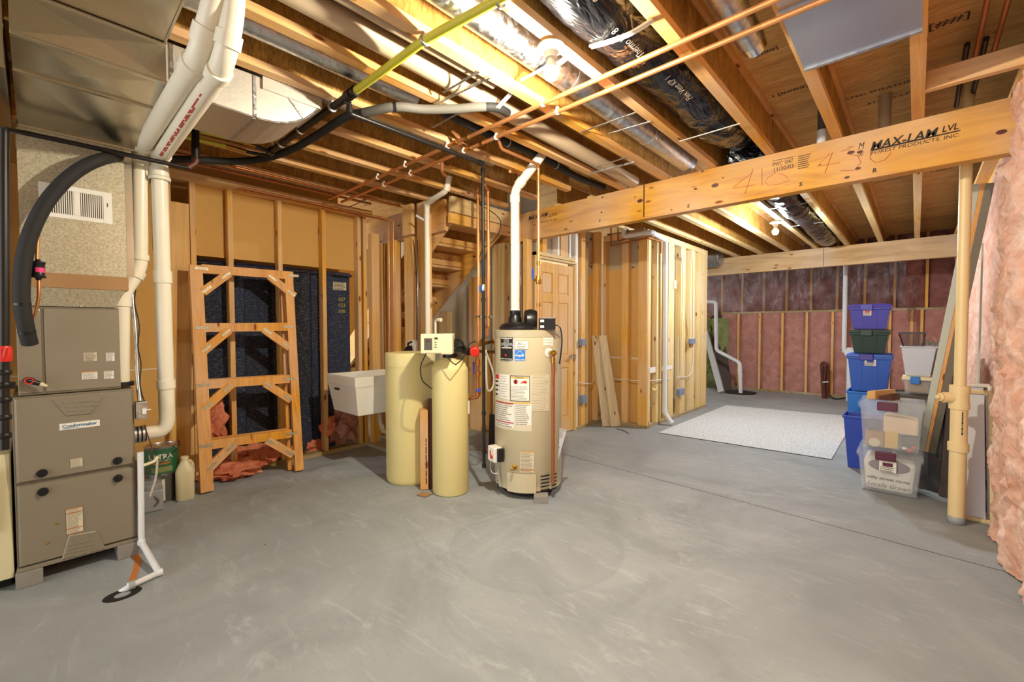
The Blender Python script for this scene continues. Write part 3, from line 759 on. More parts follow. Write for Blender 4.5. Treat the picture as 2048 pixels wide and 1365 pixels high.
# main trunk ----------------------------------------------------------
tk = thing('trunk_duct', 'large shiny galvanised duct with diamond creases at the upper left, over the furnace', 'duct', (-3.0, .18, 2.3))
def zb(x): return 2.368-.12*(-2.45-x)
XA = -2.45
P = [(-3.9, -.048, 2.27), (-3.9, .40, 2.27), (XA, .408, zb(XA)), (XA, -.048, zb(XA)), (-3.9, -.048, 2.53), (-3.9, .40, 2.53), (XA, .408, 2.53), (XA, -.048, 2.53)]
P[0] = (-3.3, -.048, zb(-3.3)); P[1] = (-3.3, .40, zb(-3.3)); P[4] = (-3.3, -.048, 2.53); P[5] = (-3.3, .40, 2.53)
# bottom built as two diamond-broken pans
def pan(xa, xb, y0, y1, dz):
    m_ = ((xa+xb)/2, (y0+y1)/2, (zb(xa)+zb(xb))/2-dz)
    c = [(xa, y0, zb(xa)), (xb, y0, zb(xb)), (xb, y1, zb(xb)), (xa, y1, zb(xa))]
    return MB().add(c+[m_], [(0, 1, 4), (1, 2, 4), (2, 3, 4), (3, 0, 4)])
MB().hexa([(x, y, z+.004) if i < 4 else (x, y, z) for i, (x, y, z) in enumerate(P)]).build('casing', 'galvd', tk)
for i, (xa, xb) in enumerate(((XA, -2.71), (-2.71, -3.26))): pan(xa, xb, -.046, .405, .010).build('bottom_pan', 'galvd', tk)
mfc = MB().add([(XA+.001, -.046, 2.37), (XA+.001, .405, 2.37), (XA+.001, .405, 2.528), (XA+.001, -.046, 2.528), (XA+.008, .19, 2.45)], [(0, 1, 4), (1, 2, 4), (2, 3, 4), (3, 0, 4)])
mfc.build('front_pan', 'galvd', tk)
for x, z in ((XA, zb(XA)), (-2.71, zb(-2.71)), (XA, 2.53), (-3.22, zb(-3.22))):
    MB().box(x-.012, -.048, z-.010, x+.012, .41, z+.002).build('seam_cleat', 'galvd', tk, bevel=.002)
rp = thing('joist_pan', 'wide galvanised sheet metal pan fixed flat under the joists at the upper left', 'duct', (-1.9, -.3, 2.53))
MB().add([(XA+.014, -1.4, 2.535), (-1.3, -1.4, 2.535), (-1.3, .405, 2.535), (XA+.014, .405, 2.535), (-1.95, .1, 2.523)], [(0, 1, 4), (1, 2, 4), (2, 3, 4), (3, 0, 4)]).build('sheet', 'galvd', rp)
MB().box(XA+.014, .400, 2.53, -1.3, .408, 2.558).build('edge_flange', 'galvd', rp)
rt = thing('return_duct', 'dark galvanised return duct at the extreme upper left beside the large duct', 'duct', (-3.2, -.4, 2.1))
MB().box(-3.9, -.8, 2.25, -2.50, -.065, 2.53).build('casing', 'galvd', rt)
MB().box(-3.95, -.8, 0.9, -3.45, -.24, 2.25).build('drop', 'furnd', rt)
for z in (2.25, 2.40): MB().box(-2.505, -.8, z-.006, -2.49, -.063, z+.006).build('seam_cleat', 'galvd', rt)
hb = thing('humidifier_cabinet', 'pale beige appliance cabinet cut off by the left edge, beside the furnace', 'cabinet', (-3.4, -.3, .06))
P = [(-3.9, -.6, .055), (-3.9, -.108, .055), (-3.24, -.108, .055), (-3.24, -.6, .055), (-3.9, -.6, .70), (-3.9, -.108, .70), (-3.27, -.108, .665), (-3.27, -.6, .665)]
MB().hexa(P).build('cabinet', 'cream', hb, bevel=.006)
MB().box(-3.24, -.6, .30, -3.232, -.16, .60).build('front_panel', 'tanklid', hb, bevel=.003)
MB().box(-3.9, -.6, 0, -3.3, -.12, .055).build('plinth', 'blackm', hb)
# duct elbow -------------------------------------------------------------
el = thing('duct_elbow', 'galvanised duct ending in an upward curved elbow, right of the white vent pipes', 'duct', (-2.66, .8, 2.35))
arc = [(.41, 2.352), (.74, 2.346), (.80, 2.347), (.86, 2.354), (.92, 2.372), (.97, 2.397), (1.02, 2.432), (1.06, 2.472), (1.09, 2.512), (1.105, 2.555)]
MB().prism(arc+[(.41, 2.555)], (-2.86, 0, 0), (0, 1, 0), (0, 0, 1), (.39, 0, 0)).build('casing', 'galv', el)
MB().box(-2.78, .80, 2.5, -2.455, 1.10, 2.86).build('riser', 'galv', el)
def strip(p, q, w_=.014):
    a = Vector((-2.467, p[0], p[1])); b = Vector((-2.467, q[0], q[1])); return MB().bar(a, b, w_, .004, (1, 0, 0))
strip((.765, 2.35), (.765, 2.553)).build('seam', 'steel', el); strip((1.005, 2.425), (.885, 2.553)).build('seam', 'steel', el)
strip((.43, 2.355), (.43, 2.553)).build('seam', 'steel', el)
MB().tube([(-2.469, y, z) for y, z in arc], .004, 6).build('lower_edge', 'steel', el)
MB().box(-2.86, .755, 2.340, -2.475, .77, 2.346).build('seam', 'steel', el)

# vent pipes -------------------------------------------------------------
def pipe(name, label_, cat, pts, r, mat, bend=.05, collars=(), cr=1.16, group=None, extra=None, n=16):
    pts = [Vector(p) for p in pts]
    t = thing(name, label_, cat, pts[0], group)
    MB().tube(pts, r, n, bend=bend).build('pipe', mat, t)
    for a, b in collars: MB().cyl(a, b, r*cr, n=max(18, n)).build('coupling', mat, t)
    return t
a0 = FX(242, 768, -3.32); a1 = FX(242, 592, -3.32); a2 = FX(279, 536, -3.32); a3 = FX(279, 305, -3.28); a4 = FZ(398, 112, 2.325)
a3.z = 2.27; a3.x = -3.28
a3 = FX(281, 300, -3.28)
a5 = FX(428, 10, a4.x+.12); a6 = FX(440, -45, a4.x+.17)
def col(p, q, t, l): p, q = Vector(p), Vector(q); c = p.lerp(q, t); d = (q-p).normalized()*l/2; return (c-d, c+d)
va = pipe('vent_pipe', 'left of two thick white vent pipes, rising from the furnace top', 'pipe', [a0, a1, a2, a3, a4, a5, a6], .040, 'pvc', .06,
     [col(a0, a1, .93, .05), col(a2, a1, .22, .04), col(a2, a3, .09, .03), col(a2, a3, .92, .06), col(a3, a4, .07, .05), col(a3, a4, .93, .07), col(a4, a5, .42, .06)])
MB().cyl(a0+Vector((0, 0, -.012)), a0+Vector((0, 0, .012)), .058).build('base_gasket', 'black', va)
b0 = FX(283, 868, -3.36); b1 = FX(336, 868, -3.36); b2 = FX(318, 318, -3.24); b1.z = b0.z-.002
b1 = FX(335, 862, -3.36); b3 = FZ(447, 128, 2.30); b4 = FX(464, 40, b3.x+.07); b5 = FX(468, -40, b3.x+.12)
vb = pipe('vent_pipe', 'right of two thick white vent pipes, with red print on it', 'pipe', [b0, b1, b2, b3, b4, b5], .040, 'pvc', .09,
     [col(b1, b2, .18, .05), col(b1, b2, .58, .07), col(b1, b2, .95, .06), col(b2, b3, .05, .05), col(b2, b3, .94, .06), col(b3, b4, .55, .05)])
# red print along the sloping length
d = (b3-b2).normalized(); sd = d.cross(Vector((0, 0, 1))).normalized(); toc = (Vector((0, 0, H))-b2.lerp(b3, .5)); toc = (toc-d*toc.dot(d)).normalized(); vv_ = toc.cross(d)*-1
lines(lambda u, v: b2.lerp(b3, .12)+d*u+toc*.0412+vv_*(-v+.006), (b3-b2).length*.75, .014, 2, .8, 3, .01).build('printed_marks', 'inkr', vb)
for t, l in ((va, a2.lerp(a3, .90)), (vb, b1.lerp(b2, .93))):
    MB().lathe([(.050, -.012), (.052, 0), (.050, .012)], l, n=24, cap=False).build('strap', 'pvc', t, solid=.003)
    MB().bar(l+Vector((.0, -.05, 0)), l+Vector((0, -.055, .12)), .02, .003, (1, 0, 0)).build('hanger_tab', 'pvc', t)
rc = thing('rubber_coupling', 'black rubber coupling with steel clamps joining vent pipe to furnace side', 'coupling', FX(285, 868, -3.36))
q = FX(285, 868, -3.36); q0 = Vector((-3.36, .357, q.z)); q1 = q0+Vector((0, .062, 0))
MB().cyl(q0, q1, .047, n=24).build('sleeve', 'black', rc)
for t_ in (.2, .5, .8): c = q0.lerp(q1, t_); MB().cyl(c-Vector((0, .005, 0)), c+Vector((0, .005, 0)), .0495, n=24).build('clamp', 'steel', rc)
# black foam line set
P = [FX(60, 688, -3.15), FX(52, 655, -3.12), FX(43, 595, -3.1), FX(48, 520, -3.1), FX(66, 455, -3.1), FX(100, 395, -3.1), FX(150, 345, -3.1), FX(205, 318, -3.12), FX(262, 312, -3.35), FX(330, 318, -3.6), FZ(400, 320, 2.42), FZ(470, 323, 2.47), FZ(535, 316, 2.50), FZ(590, 296, 2.50), FZ(640, 267, 2.50), FZ(692, 234, 2.50), FZ(728, 226, 2.49), FZ(790, 214, 2.50), FZ(850, 219, 2.52), FZ(910, 218, 2.53), FZ(985, 214, 2.54), FZ(1015, 226, 2.57)]
def smooth(P, k=5):
    out = []
    for i in range(len(P)-1):
        p0, p1, p2, p3 = P[max(i-1, 0)], P[i], P[i+1], P[min(i+2, len(P)-1)]
        for j in range(k):
            t = j/k; out.append(.5*((2*p1)+(-p0+p2)*t+(2*p0-5*p1+4*p2-p3)*t*t+(-p0+3*p1-3*p2+p3)*t*t*t))
    out.append(P[-1]); return out
S = smooth(P)
fh = thing('refrigerant_line', 'thick black foam-covered line curving over the register and along the joists', 'pipe', P[0])
MB().tube(S, [.030 if i < 45 else .024 for i in range(len(S))], 14).build('foam_jacket', 'foam', fh)
MB().tube([S[i] for i in range(len(S)-26, len(S)-6)], .0248, 14).build('grey_jacket', 'foamg', fh)['label'] = 'paler grey length of foam jacket'
for i in (4, 9, 85): MB().cyl(S[i]-(S[i+1]-S[i]).normalized()*.006, S[i]+(S[i+1]-S[i]).normalized()*.006, .0315 if i < 45 else .027, n=16).build('tape_band', 'black', fh)
cp = thing('copper_line', 'thin copper line with a black filter drier in front of the plenum', 'pipe', FX(62, 645, -3.13))
P = smooth([FX(110, 385, -3.09), FX(92, 420, -3.11), FX(77, 470, -3.12), FX(74, 520, -3.12)]); MB().tube(P, .007, 10).build('tube', 'copper', cp)
P = smooth([FX(77, 560, -3.12), FX(77, 595, -3.12), FX(70, 625, -3.14), FX(60, 648, -3.18)]); MB().tube(P, .007, 10).build('tube', 'copper', cp)
a = FX(77, 556, -3.12); b = FX(77, 524, -3.12)
fd = MB().lathe([(.008, -.012), (.012, -.002), (.026, 0), (.028, .006), (.024, .012), (.024, (b-a).length-.012), (.028, (b-a).length-.006), (.026, (b-a).length), (.012, (b-a).length+.002), (.008, (b-a).length+.012)], a, n=28).build('filter_drier', 'black', cp)
MB().add([v for i in range(9) for v in (a+Vector((.0245*math.cos(-.9+i*.2+.5), .0245*math.sin(-.9+i*.2+.5), .025)), a+Vector((.0245*math.cos(-.9+i*.2+.5), .0245*math.sin(-.9+i*.2+.5), .048)))], [(2*i, 2*i+2, 2*i+3, 2*i+1) for i in range(8)]).build('sticker', 'pink', fd)
# conduit and box
cd = thing('conduit', 'grey electrical conduit with a switch box beside the furnace right edge', 'conduit', FX(283, 840, -3.24))
P = smooth([FX(262, 560, -3.34), FX(266, 610, -3.32), FX(272, 680, -3.3), FX(274, 740, -3.28), FX(280, 803, -3.24)]); MB().tube(P, .011, 12).build('conduit_tube', 'steel', cd)
P2 = [p+Vector((.012, .012+.006*math.sin(i), 0)) for i, p in enumerate(P)]; MB().tube(P2, .003, 6).build('control_wire', 'black', cd)
a = FX(272, 840, -3.22); b = FX(294, 803, -3.22)
bx = MB().box(-3.27, a.y, a.z, -3.21, b.y, b.z).build('switch_box', 'steel', cd, bevel=.003)
for k in range(3): MB().lathe([(.009, 0), (.009, .0015), (.001, .0015)], (-3.21, (a.y+b.y)/2-.008, a.z+.02+k*.025), axis=(1, 0, 0), n=16).build('knockout', 'galvm', bx)
MB().box(-3.21, (a.y+b.y)/2+.002, a.z+.03, -3.203, b.y-.006, a.z+.06).build('switch', 'white', bx); MB().bar((-3.205, b.y-.01, a.z+.05), (-3.19, b.y+.012, a.z+.055), .005, .005).build('toggle', 'white', bx)
# condensate drain
P = [FX(281, 905, -3.19), FX(283, 1085, -3.19), None, None, None]
P[2] = FZ(318, 1146, .02); P[3] = FZ(262, 1172, .02); P[4] = FZ(240, 1186, -.01)
dp = thing('drain_pipe', 'thin white condensate drain pipe from furnace side down to the floor hole', 'pipe', FZ(283, 1100, 0))
MB().tube(P, .0145, 14, bend=.03).build('pipe', 'pvcw', dp)
for c_ in (P[2], P[1], P[3]): MB().lathe([(.017, -.015), (.019, 0), (.017, .015)], c_, n=16, axis=(0, 1, 0) if c_ is not P[1] else (0, 0, 1)).build('coupling', 'pvcw', dp)
c_ = P[2].lerp(P[3], .97); MB().cyl(c_-Vector((.0, .012, 0)), c_+Vector((0, .012, 0)), .021).build('clamp', 'grey', dp)
tq = FX(290, 925, -3.19); MB().tube([tq+Vector((0, -.02, .05)), tq+Vector((0, -.02, -.02)), tq+Vector((0, .045, -.005)), tq+Vector((0, .058, .02))], .009, 12, bend=.02).build('branch_tee', 'tanklid', dp)
MB().tube(smooth([tq+Vector((0, .055, .0)), tq+Vector((.005, .045, -.10)), tq+Vector((0, .018, -.20))]), .006, 10).build('hose', 'hose', dp)
MB().tube(smooth([FX(288, 850, -3.2), FX(305, 905, -3.2), FX(297, 940, -3.19), FX(268, 955, -3.2)]), .003, 6).build('wire', 'rust', dp)
hp = FZ(245, 1190, 0); solo(MB().lathe([(.001, -.002), (.035, .001), (.05, .003), (.056, .001)], hp, n=24, cap=False), 'floor_drain', 'blackm', 'dark round drain hole in the floor in front of the furnace', 'drain')
bpy.data.objects['floor_drain'].scale = (1, 1.3, 1)
# rust stain
fl_st = MB(); 
rs = [(262, 1106), (276, 1104), (284, 1122), (272, 1158), (262, 1166), (258, 1160), (266, 1140), (270, 1122), (258, 1113), (240, 1114)]
fl_st.add([FZ(x, y, .0012) for x, y in rs], [tuple(range(len(rs)))]); fl_st.build('rust_stain', 'inko', fl)
# far-left gas riser
gp = thing('gas_riser', 'black steel gas riser with a red valve at the far left edge', 'pipe', FX(8, 895, -2.98))
XG = -2.98
g0 = FX(8, 900, XG); g1 = FX(8, 268, XG); g2 = FX(40, 264, -3.12); g3 = FX(376, 336, -3.12)
g1.z = FX(20, 262, XG).z
MB().tube([g0, g1], .017, 14).build('riser', 'bpipe', gp)
MB().tube([g1, g2, g3], .012, 12, bend=.03).build('run', 'bpipe', gp)
for py in (745, 770, 800, 835, 872): c_ = FX(8, py, XG); MB().lathe([(.021, -.012), (.025, -.006), (.025, .006), (.021, .012)], c_, n=14).build('fitting', 'bpipe', gp)
c_ = FX(8, 708, XG); MB().lathe([(.022, -.035), (.026, -.02), (.026, .02), (.022, .035)], c_, n=16).build('valve', 'red', gp)
MB().bar(c_+Vector((.02, 0, -.02)), c_+Vector((.035, .01, .025)), .012, .008).build('valve_handle', 'red', gp)
c_ = FX(8, 772, XG); MB().bar(c_-Vector((0, .03, 0)), c_+Vector((0, .035, 0)), .03, .03).build('union', 'bpipe', gp)
g4 = FX(393, 325, -3.12); g5 = FX(391, 215, -3.12)
MB().tube([g3, g4, g5], .015, 12, bend=.02).build('elbow', 'rust', gp)
MB().cyl(FX(391, 318, -3.12), FX(391, 248, -3.12), .020, n=14).build('black_drop', 'bpipe', gp)

# ================================================================ CANS AND JUG
def can(c, r, h, mat, lab, lid='steel', name='paint_can', band=None):
    t = thing(name, lab, 'can', c)
    MB().lathe([(r*.97, 0), (r, .004), (r, h-.006), (r*1.02, h-.003), (r*1.02, h), (r*.9, h+.001), (r*.88, h-.006), (.001, h-.006)], c, n=36).build('body', lid if band else mat, t)
    if band: MB().lathe([(r*1.004, band[0]), (r*1.004, band[1])], c, n=36, cap=False).build('label', mat, t)
    return t
def at(px, py, depth):    # point on the sight line at a given depth
    return Vector((0, 0, H))+_ray(px, py)*depth
gb = at(324, 944, 3.27); gz = gb.z
gc = can(Vector((gb.x, gb.y, gz)), .100, .205, 'green', 'green ULTRA interior paint can on top of another can beside the furnace', 'steel', band=(.008, .188))
M['paintgreen'] = plain('paint_can_green', '2f6a46', .5); gc.children[1].data.materials[0] = M['paintgreen']
aim = math.atan2(-gb.y, -gb.x)
cmg = cylmap(gb.x, gb.y, .1015, aim-.085/.1015, gz)
text('ULTRA', .05, lambda u, v: cmg(u+.005, v+.118), 'whitel', gc, w=.150, bold=.001)
text('INTERIOR PAINT', .014, lambda u, v: cmg(u+.012, v+.1), 'whitel', gc, w=.13)
patch(lambda u, v: cmg(u+.035, v+.078), .10, .014, 8).build('orange_band', 'inko', gc)
patch(lambda u, v: cmg(u+.02, v+.02), .13, .04, 8).build('pale_band', 'fibreg', gc)
MB().tube([Vector((gb.x, gb.y, gz+.16))+Vector((math.cos(aim+1.5*s)*.098, math.sin(aim+1.5*s)*.098, 0)) for s in (1, )]+[at(352, 893, 3.02)], .004, 6).build('bail_ear', 'steel', gc)
dk = can(Vector((gb.x, gb.y, 0)), .086, gz, 'darkcard', 'dark labelled can on the floor underneath the green paint can', band=(.01, gz-.02))
p = at(316, 1003, 3.12); p.z = 0
sv = can(FZ(306, 1008, 0), .08, .205, 'whitel', 'silver-lidded can with a white label between the grey pail and green can', band=(.02, .18))
gj = thing('paint_jug', 'grey plastic paint jug with a round lid on the floor by the furnace', 'jug', FZ(299, 1024, 0))
p = FZ(302, 1026, 0); dirv = Vector((p.x, p.y, 0)).normalized(); sd = Vector((dirv.y, -dirv.x, 0))
cc_ = p+dirv*.07
def rbox(c, dx, dy, z0, z1, t=1.0):
    P = []
    for z, k in ((z0, 1), (z1, t)): P += [c+sd*dx*k*a+dirv*dy*k*b+Vector((0, 0, z)) for a, b in ((-1, -1), (1, -1), (1, 1), (-1, 1))]
    return MB().hexa(P)
cc_.z = 0
rbox(cc_, .070, .07, 0, .15).build('body', 'grey', gj, bevel=.012)
MB().lathe([(.06, .15), (.064, .165), (.066, .185), (.064, .192), (.001, .19)], cc_, n=32).build('lid', 'grey', gj)
MB().tube([cc_-dirv*.071+sd*.02+Vector((0, 0, .04)), cc_-dirv*.078+sd*.05+Vector((0, 0, .075)), cc_-dirv*.071+sd*.02+Vector((0, 0, .11))], .006, 8, bend=.03).build('handle', 'furnd', gj)
# cream jug
jg = thing('plastic_jug', 'cream gallon jug standing on the floor left of the wooden trestle', 'jug', FZ(371, 1003, 0))
p = FZ(371, 1002, 0); dirv = Vector((p.x, p.y, 0)).normalized(); sd = Vector((dirv.y, -dirv.x, 0)); c0 = p+dirv*.055
vs = []; secs = [(0, .052), (.008, .058), (.20, .058), (.225, .055), (.255, .042), (.285, .024), (.297, .022)]
n = 28
for z, k in secs:
    for i in range(n):
        th = 2*math.pi*i/n; ex = 5 if z < .21 else 5-3*(z-.21)/.08
        cx_, sy_ = math.cos(th), math.sin(th); rr = k/((abs(cx_)**ex+abs(sy_)**ex)**(1/ex)); vs.append(c0+sd*cx_*rr+dirv*sy_*rr+Vector((0, 0, z)))
MB().add(vs, [(i*n+k, i*n+(k+1) % n, (i+1)*n+(k+1) % n, (i+1)*n+k) for i in range(len(secs)-1) for k in range(n)], True).add(vs, [tuple(range(n-1, -1, -1)), tuple(range((len(secs)-1)*n, len(secs)*n))]).build('body', 'tanklid', jg)
MB().lathe([(.024, .295), (.025, .318), (.022, .322), (.001, .322)], c0, n=24).build('cap', 'tanklid', jg)
MB().tube([c0+dirv*.02+sd*.02+Vector((0, 0, .285)), c0+sd*.048+dirv*.04+Vector((0, 0, .26)), c0+sd*.055+dirv*.05+Vector((0, 0, .18))], .010, 10, bend=.03).build('handle', 'tanklid', jg)

# ================================================================ TUB SHELL, TRESTLE, INSULATION
tb = thing('shower_shell', 'blue-black fibreglass shower shell seen from behind through the left studs', 'shower', (-4.6, 1.6, .04))
vs = []; nz = 2
XT = -4.53
cols = [(.885, 0), (1.28, 0), (1.30, -.05), (1.50, -.05), (1.52, 0), (1.74, 0), (1.78, .03), (1.86, .03), (1.89, 0), (2.02, 0), (2.06, .03), (2.10, .03), (2.12, -.02), (2.31, -.02)]
b = MB()
for i in range(len(cols)-1):
    (y0, d0), (y1, d1) = cols[i], cols[i+1]
    b.quad((XT+d0, y0, .04), (XT+d1, y1, .04), (XT+d1, y1, 1.84), (XT+d0, y0, 1.84))
b.build('shell', 'tub', tb, solid=.004)
b = MB(); b.hexa([(XT-.02, .88, 1.83), (XT-.02, 2.31, 1.83), (-4.475, 2.31, 1.838), (-4.475, .88, 1.838), (XT-.02, .88, 1.885), (XT-.02, 2.31, 1.885), (-4.482, 2.31, 1.85), (-4.482, .88, 1.85)]); b.build('top_flange', 'tub', tb)
MB().box(XT-.03, .88, .9, XT+.004, 1.0, 1.0).build('bracket', 'blackm', tb)
p = FX(666, 580, XT-.018); lb = label(lambda u, v: Vector((XT-.015, p.y+u, p.z+v)), .145, .085, tb, 'beigel', 6, 'ink', 12)
for i, s in enumerate(('027', 'C53', '30B')):
    p = FX(677, 602+i*12, XT-.018); text(s, .05, (lambda q: lambda u, v: Vector((XT-.0165, q.y+u, q.z+v)))(p), 'yellow', tb, 'chalk_mark', w=.075)

ts = thing('wooden_trestle', 'orange wooden trestle ladder with metal nail plates leaning against the left studs', 'trestle', (-4.1, 1.2, 0))
def TR(y, z, dx=0): return Vector((-4.03-.20*z/1.78+dx, y, z))
def tbar(p, q, w_=.06, t_=.036, dx=0, name='rail', mat='trestle', par=ts):
    return MB().bar(TR(p[0], p[1], dx), TR(q[0], q[1], dx), w_, t_, (1, 0, 0)).build(name, mat, par, bevel=.002)
def yz(px, py):   # on the tilted plane
    p = FX(px, py, -4.15)
    for _ in range(3): p = FX(px, py, -4.03-.20*p.z/1.78)
    return (p.y, p.z)
L0, L1, R0, R1 = yz(414, 986), yz(391, 531), yz(598, 943), yz(576, 546)
L0 = (L0[0], .0); R0 = (R0[0], .0)
def onL(t): return (L0[0]+(L1[0]-L0[0])*t, L0[1]+(L1[1]-L0[1])*t)
def onR(t): return (R0[0]+(R1[0]-R0[0])*t, R0[1]+(R1[1]-R0[1])*t)
tbar((L0[0], .012), L1, .086, .036); tbar((R0[0], .012), R1, .072, .036)
tbar((L0[0]-.01, .012), (L1[0]-.02, L1[1]-.05), .03, .03, -.07, 'rear_rail'); tbar((R0[0]-.05, .012), (R1[0]-.03, R1[1]), .035, .03, -.08, 'rear_rail')
rg = [((402, 538), (585, 552)), ((402, 656), (575, 654)), ((405, 770), (578, 758)), ((412, 891), (582, 867))]
plt = []
for k, (a, b) in enumerate(rg):
    A, B = yz(*a), yz(*b)
    tbar(A, B, .072, .034, .002 if k else .004, 'rung'); tbar((A[0]+.02, A[1]+.012), (B[0]-.02, B[1]+.012), .05, .03, -.06, 'rear_rung')
    plt += [A, B]
    y_m = .26
    la, lb_ = (A[0]+.19, A[1]-.02), (A[0]+.0, A[1]-.19); ra, rb = (B[0]-.20, B[1]-.02), (B[0]+.005, B[1]-.19)
    tbar(la, lb_, .066, .034, .0, 'brace'); tbar(ra, rb, .066, .034, .0, 'brace')
    for (p, q) in ((la, lb_), (ra, rb)):
        for s_ in (.12, .85):
            c = (p[0]+(q[0]-p[0])*s_, p[1]+(q[1]-p[1])*s_); e_ = .04/math.hypot(q[0]-p[0], q[1]-p[1])
            MB().bar(TR(c[0]-(q[0]-p[0])*e_, c[1]-(q[1]-p[1])*e_, .0195), TR(c[0]+(q[0]-p[0])*e_, c[1]+(q[1]-p[1])*e_, .0195), .020, .002, (1, 0, 0)).build('nail_plate', 'galvm', ts)
for c in plt: MB().bar(TR(c[0]-.045, c[1], .0225), TR(c[0]+.045, c[1], .0225), .022, .002, (1, 0, 0)).build('nail_plate', 'galvm', ts)

def ins(px, py, sx, sy, sz, seed, lab, mat='fibreo', X=None):
    c = FZ(px, py, 0) if X is None else FX(px, py, X); c.z = max(c.z, 0)
    solo(crumple(c.x, c.y, c.z+sz*.95, sx, sy, sz, seed, .55, 26, 2.2), 'insulation_clump', mat, lab, 'insulation', group='insulation')
ins(470, 952, .16, .21, .065, 1, 'bright orange insulation piece on the floor beneath the trestle bottom rung')
ins(520, 930, .14, .26, .10, 2, 'orange insulation heap on the sill behind the trestle bottom rung')
ins(425, 880, .08, .10, .17, 3, 'upright orange insulation tuft behind the left trestle rail', X=-4.42)
ins(628, 905, .09, .13, .07, 4, 'small salmon insulation clump on the sill right of the trestle')
ins(655, 872, .05, .06, .10, 5, 'thin upright salmon wisp against the stud right of the trestle', X=-4.42)
ins(688, 885, .10, .17, .16, 6, 'large dusky pink insulation clump between studs under the sink', 'fibrep', X=-4.50)
ins(575, 915, .08, .13, .06, 8, 'small salmon insulation clump behind the right trestle leg')

# ================================================================ SINK, SOFTENER, WATER HEATER
sk = thing('laundry_sink', 'white wall-hung plastic laundry tub left of the two tall tanks', 'sink', (-3.75, 2.1, .52))
def ring(x0, y0, x1, y1, z): return [(x0, y0, z), (x1, y0, z), (x1, y1, z), (x0, y1, z)]
o1 = ring(-4.02, 1.80, -3.465, 2.62, .862); o0 = ring(-3.96, 1.845, -3.50, 2.58, .525)
b = MB(); b.add(o0+ring(-4.00, 1.81, -3.475, 2.61, .77)+ring(-4.005, 1.805, -3.470, 2.615, .775)+o1+ring(-3.995, 1.825, -3.49, 2.54, .862)+ring(-3.95, 1.87, -3.53, 2.5, .56),
    [(3, 2, 1, 0)]+[(i+4*k, (i+1) % 4+4*k, (i+1) % 4+4*k+4, i+4*k+4) for k in range(5) for i in range(4)]+[(20, 21, 22, 23)])
b.build('basin', 'sink', sk, bevel=.008)
p = FX(0, 0, -3.4); text('MUSTEE', .022, lambda u, v: Vector((-3.85+u, 1.8085, .745+v)), 'ink', sk, w=.085) if False else MB().box(-3.86, 1.806, .728, -3.775, 1.811, .748).build('maker_mark', 'ink', sk)
MB().tube([(-3.72, 2.18, .55), (-3.72, 2.18, .40), (-3.66, 2.18, .30), (-3.60, 2.20, .33), (-3.60, 2.3, .38), (-3.6, 2.6, .38)], .022, 14, bend=.05).build('drain_trap', 'pvcb', sk)
fc = thing('faucet', 'chrome faucet with white outlet on the back rim of the laundry sink', 'faucet', (-3.95, 2.4, .87))
q = FX(766, 722, -3.95)
MB().tube([(-3.80, 2.55, .872), (-3.80, 2.55, .93), (-3.80, 2.40, .95), (-3.80, 2.36, .92)], .011, 10, bend=.03).tube([(-3.87, 2.55, .93), (-3.73, 2.55, .93)], .012).build('spout', 'chrome', fc)
for x in (-3.88, -3.72): MB().lathe([(.012, 0), (.02, .015), (.022, .03), (.001, .035)], (x, 2.55, .935), n=14).build('tap_handle', 'chrome', fc)
solo(MB().hexa([FY(757, 870, 2.35), FY(773, 872, 2.35), FY(772, 882, 2.3), FY(757, 878, 2.3), FY(760, 864, 2.35), FY(773, 866, 2.35), FY(774, 872, 2.3), FY(760, 868, 2.3)]), 'blue_rag', 'bright', 'small bright blue rag under the laundry sink beside the tall tank', 'rag') if False else None
cbx = FZ(766, 905, 0)
brc = (-3.145, 2.132)
bt_ = thing('brine_tank', 'taller-looking almond brine tank with flat lid, left of the slimmer tank', 'tank', (brc[0], brc[1], 0))
MB().lathe([(.185, 0), (.198, .012), (.204, .04), (.206, .98), (.201, .985)], brc+(0,), n=56, cap=True).build('body', 'tank', bt_)
MB().lathe([(.2085, .965), (.2085, 1.065), (.203, 1.078), (.12, 1.083), (.001, 1.083)], brc+(0,), n=56).build('lid', 'tank', bt_)
rsn = (-2.667, 2.173); RR = .141
ws_ = thing('water_softener', 'slim almond water softener tank with a cream digital control head on top', 'softener', (rsn[0], rsn[1], 0))
MB().lathe([(.125, 0), (.136, .006), (RR, .02), (RR, .955), (RR*.985, .975), (.128, .995), (.105, 1.022), (.07, 1.048), (.052, 1.056), (.001, 1.058)], rsn+(0,), n=56).build('tank', 'tank', ws_)
MB().lathe([(.055, 1.05), (.058, 1.06), (.058, 1.085), (.05, 1.09)], rsn+(0,), n=28).build('neck', 'black', ws_)
# control head, facing the camera
hc = at(873, 700, 3.22)   # front face centre
d = Vector((-rsn[0], -rsn[1], 0)).normalized()
ang = math.atan2(d.y, d.x)-.08; fwd = Vector((math.cos(ang), math.sin(ang), 0)); rt_ = Vector((-fwd.y, fwd.x, 0)); up = Vector((0, 0, 1))
F0 = at(871, 689, 3.16); KH = 1.36
def hd(u, v, w_): return F0+(rt_*u+up*v+fwd*w_)*KH
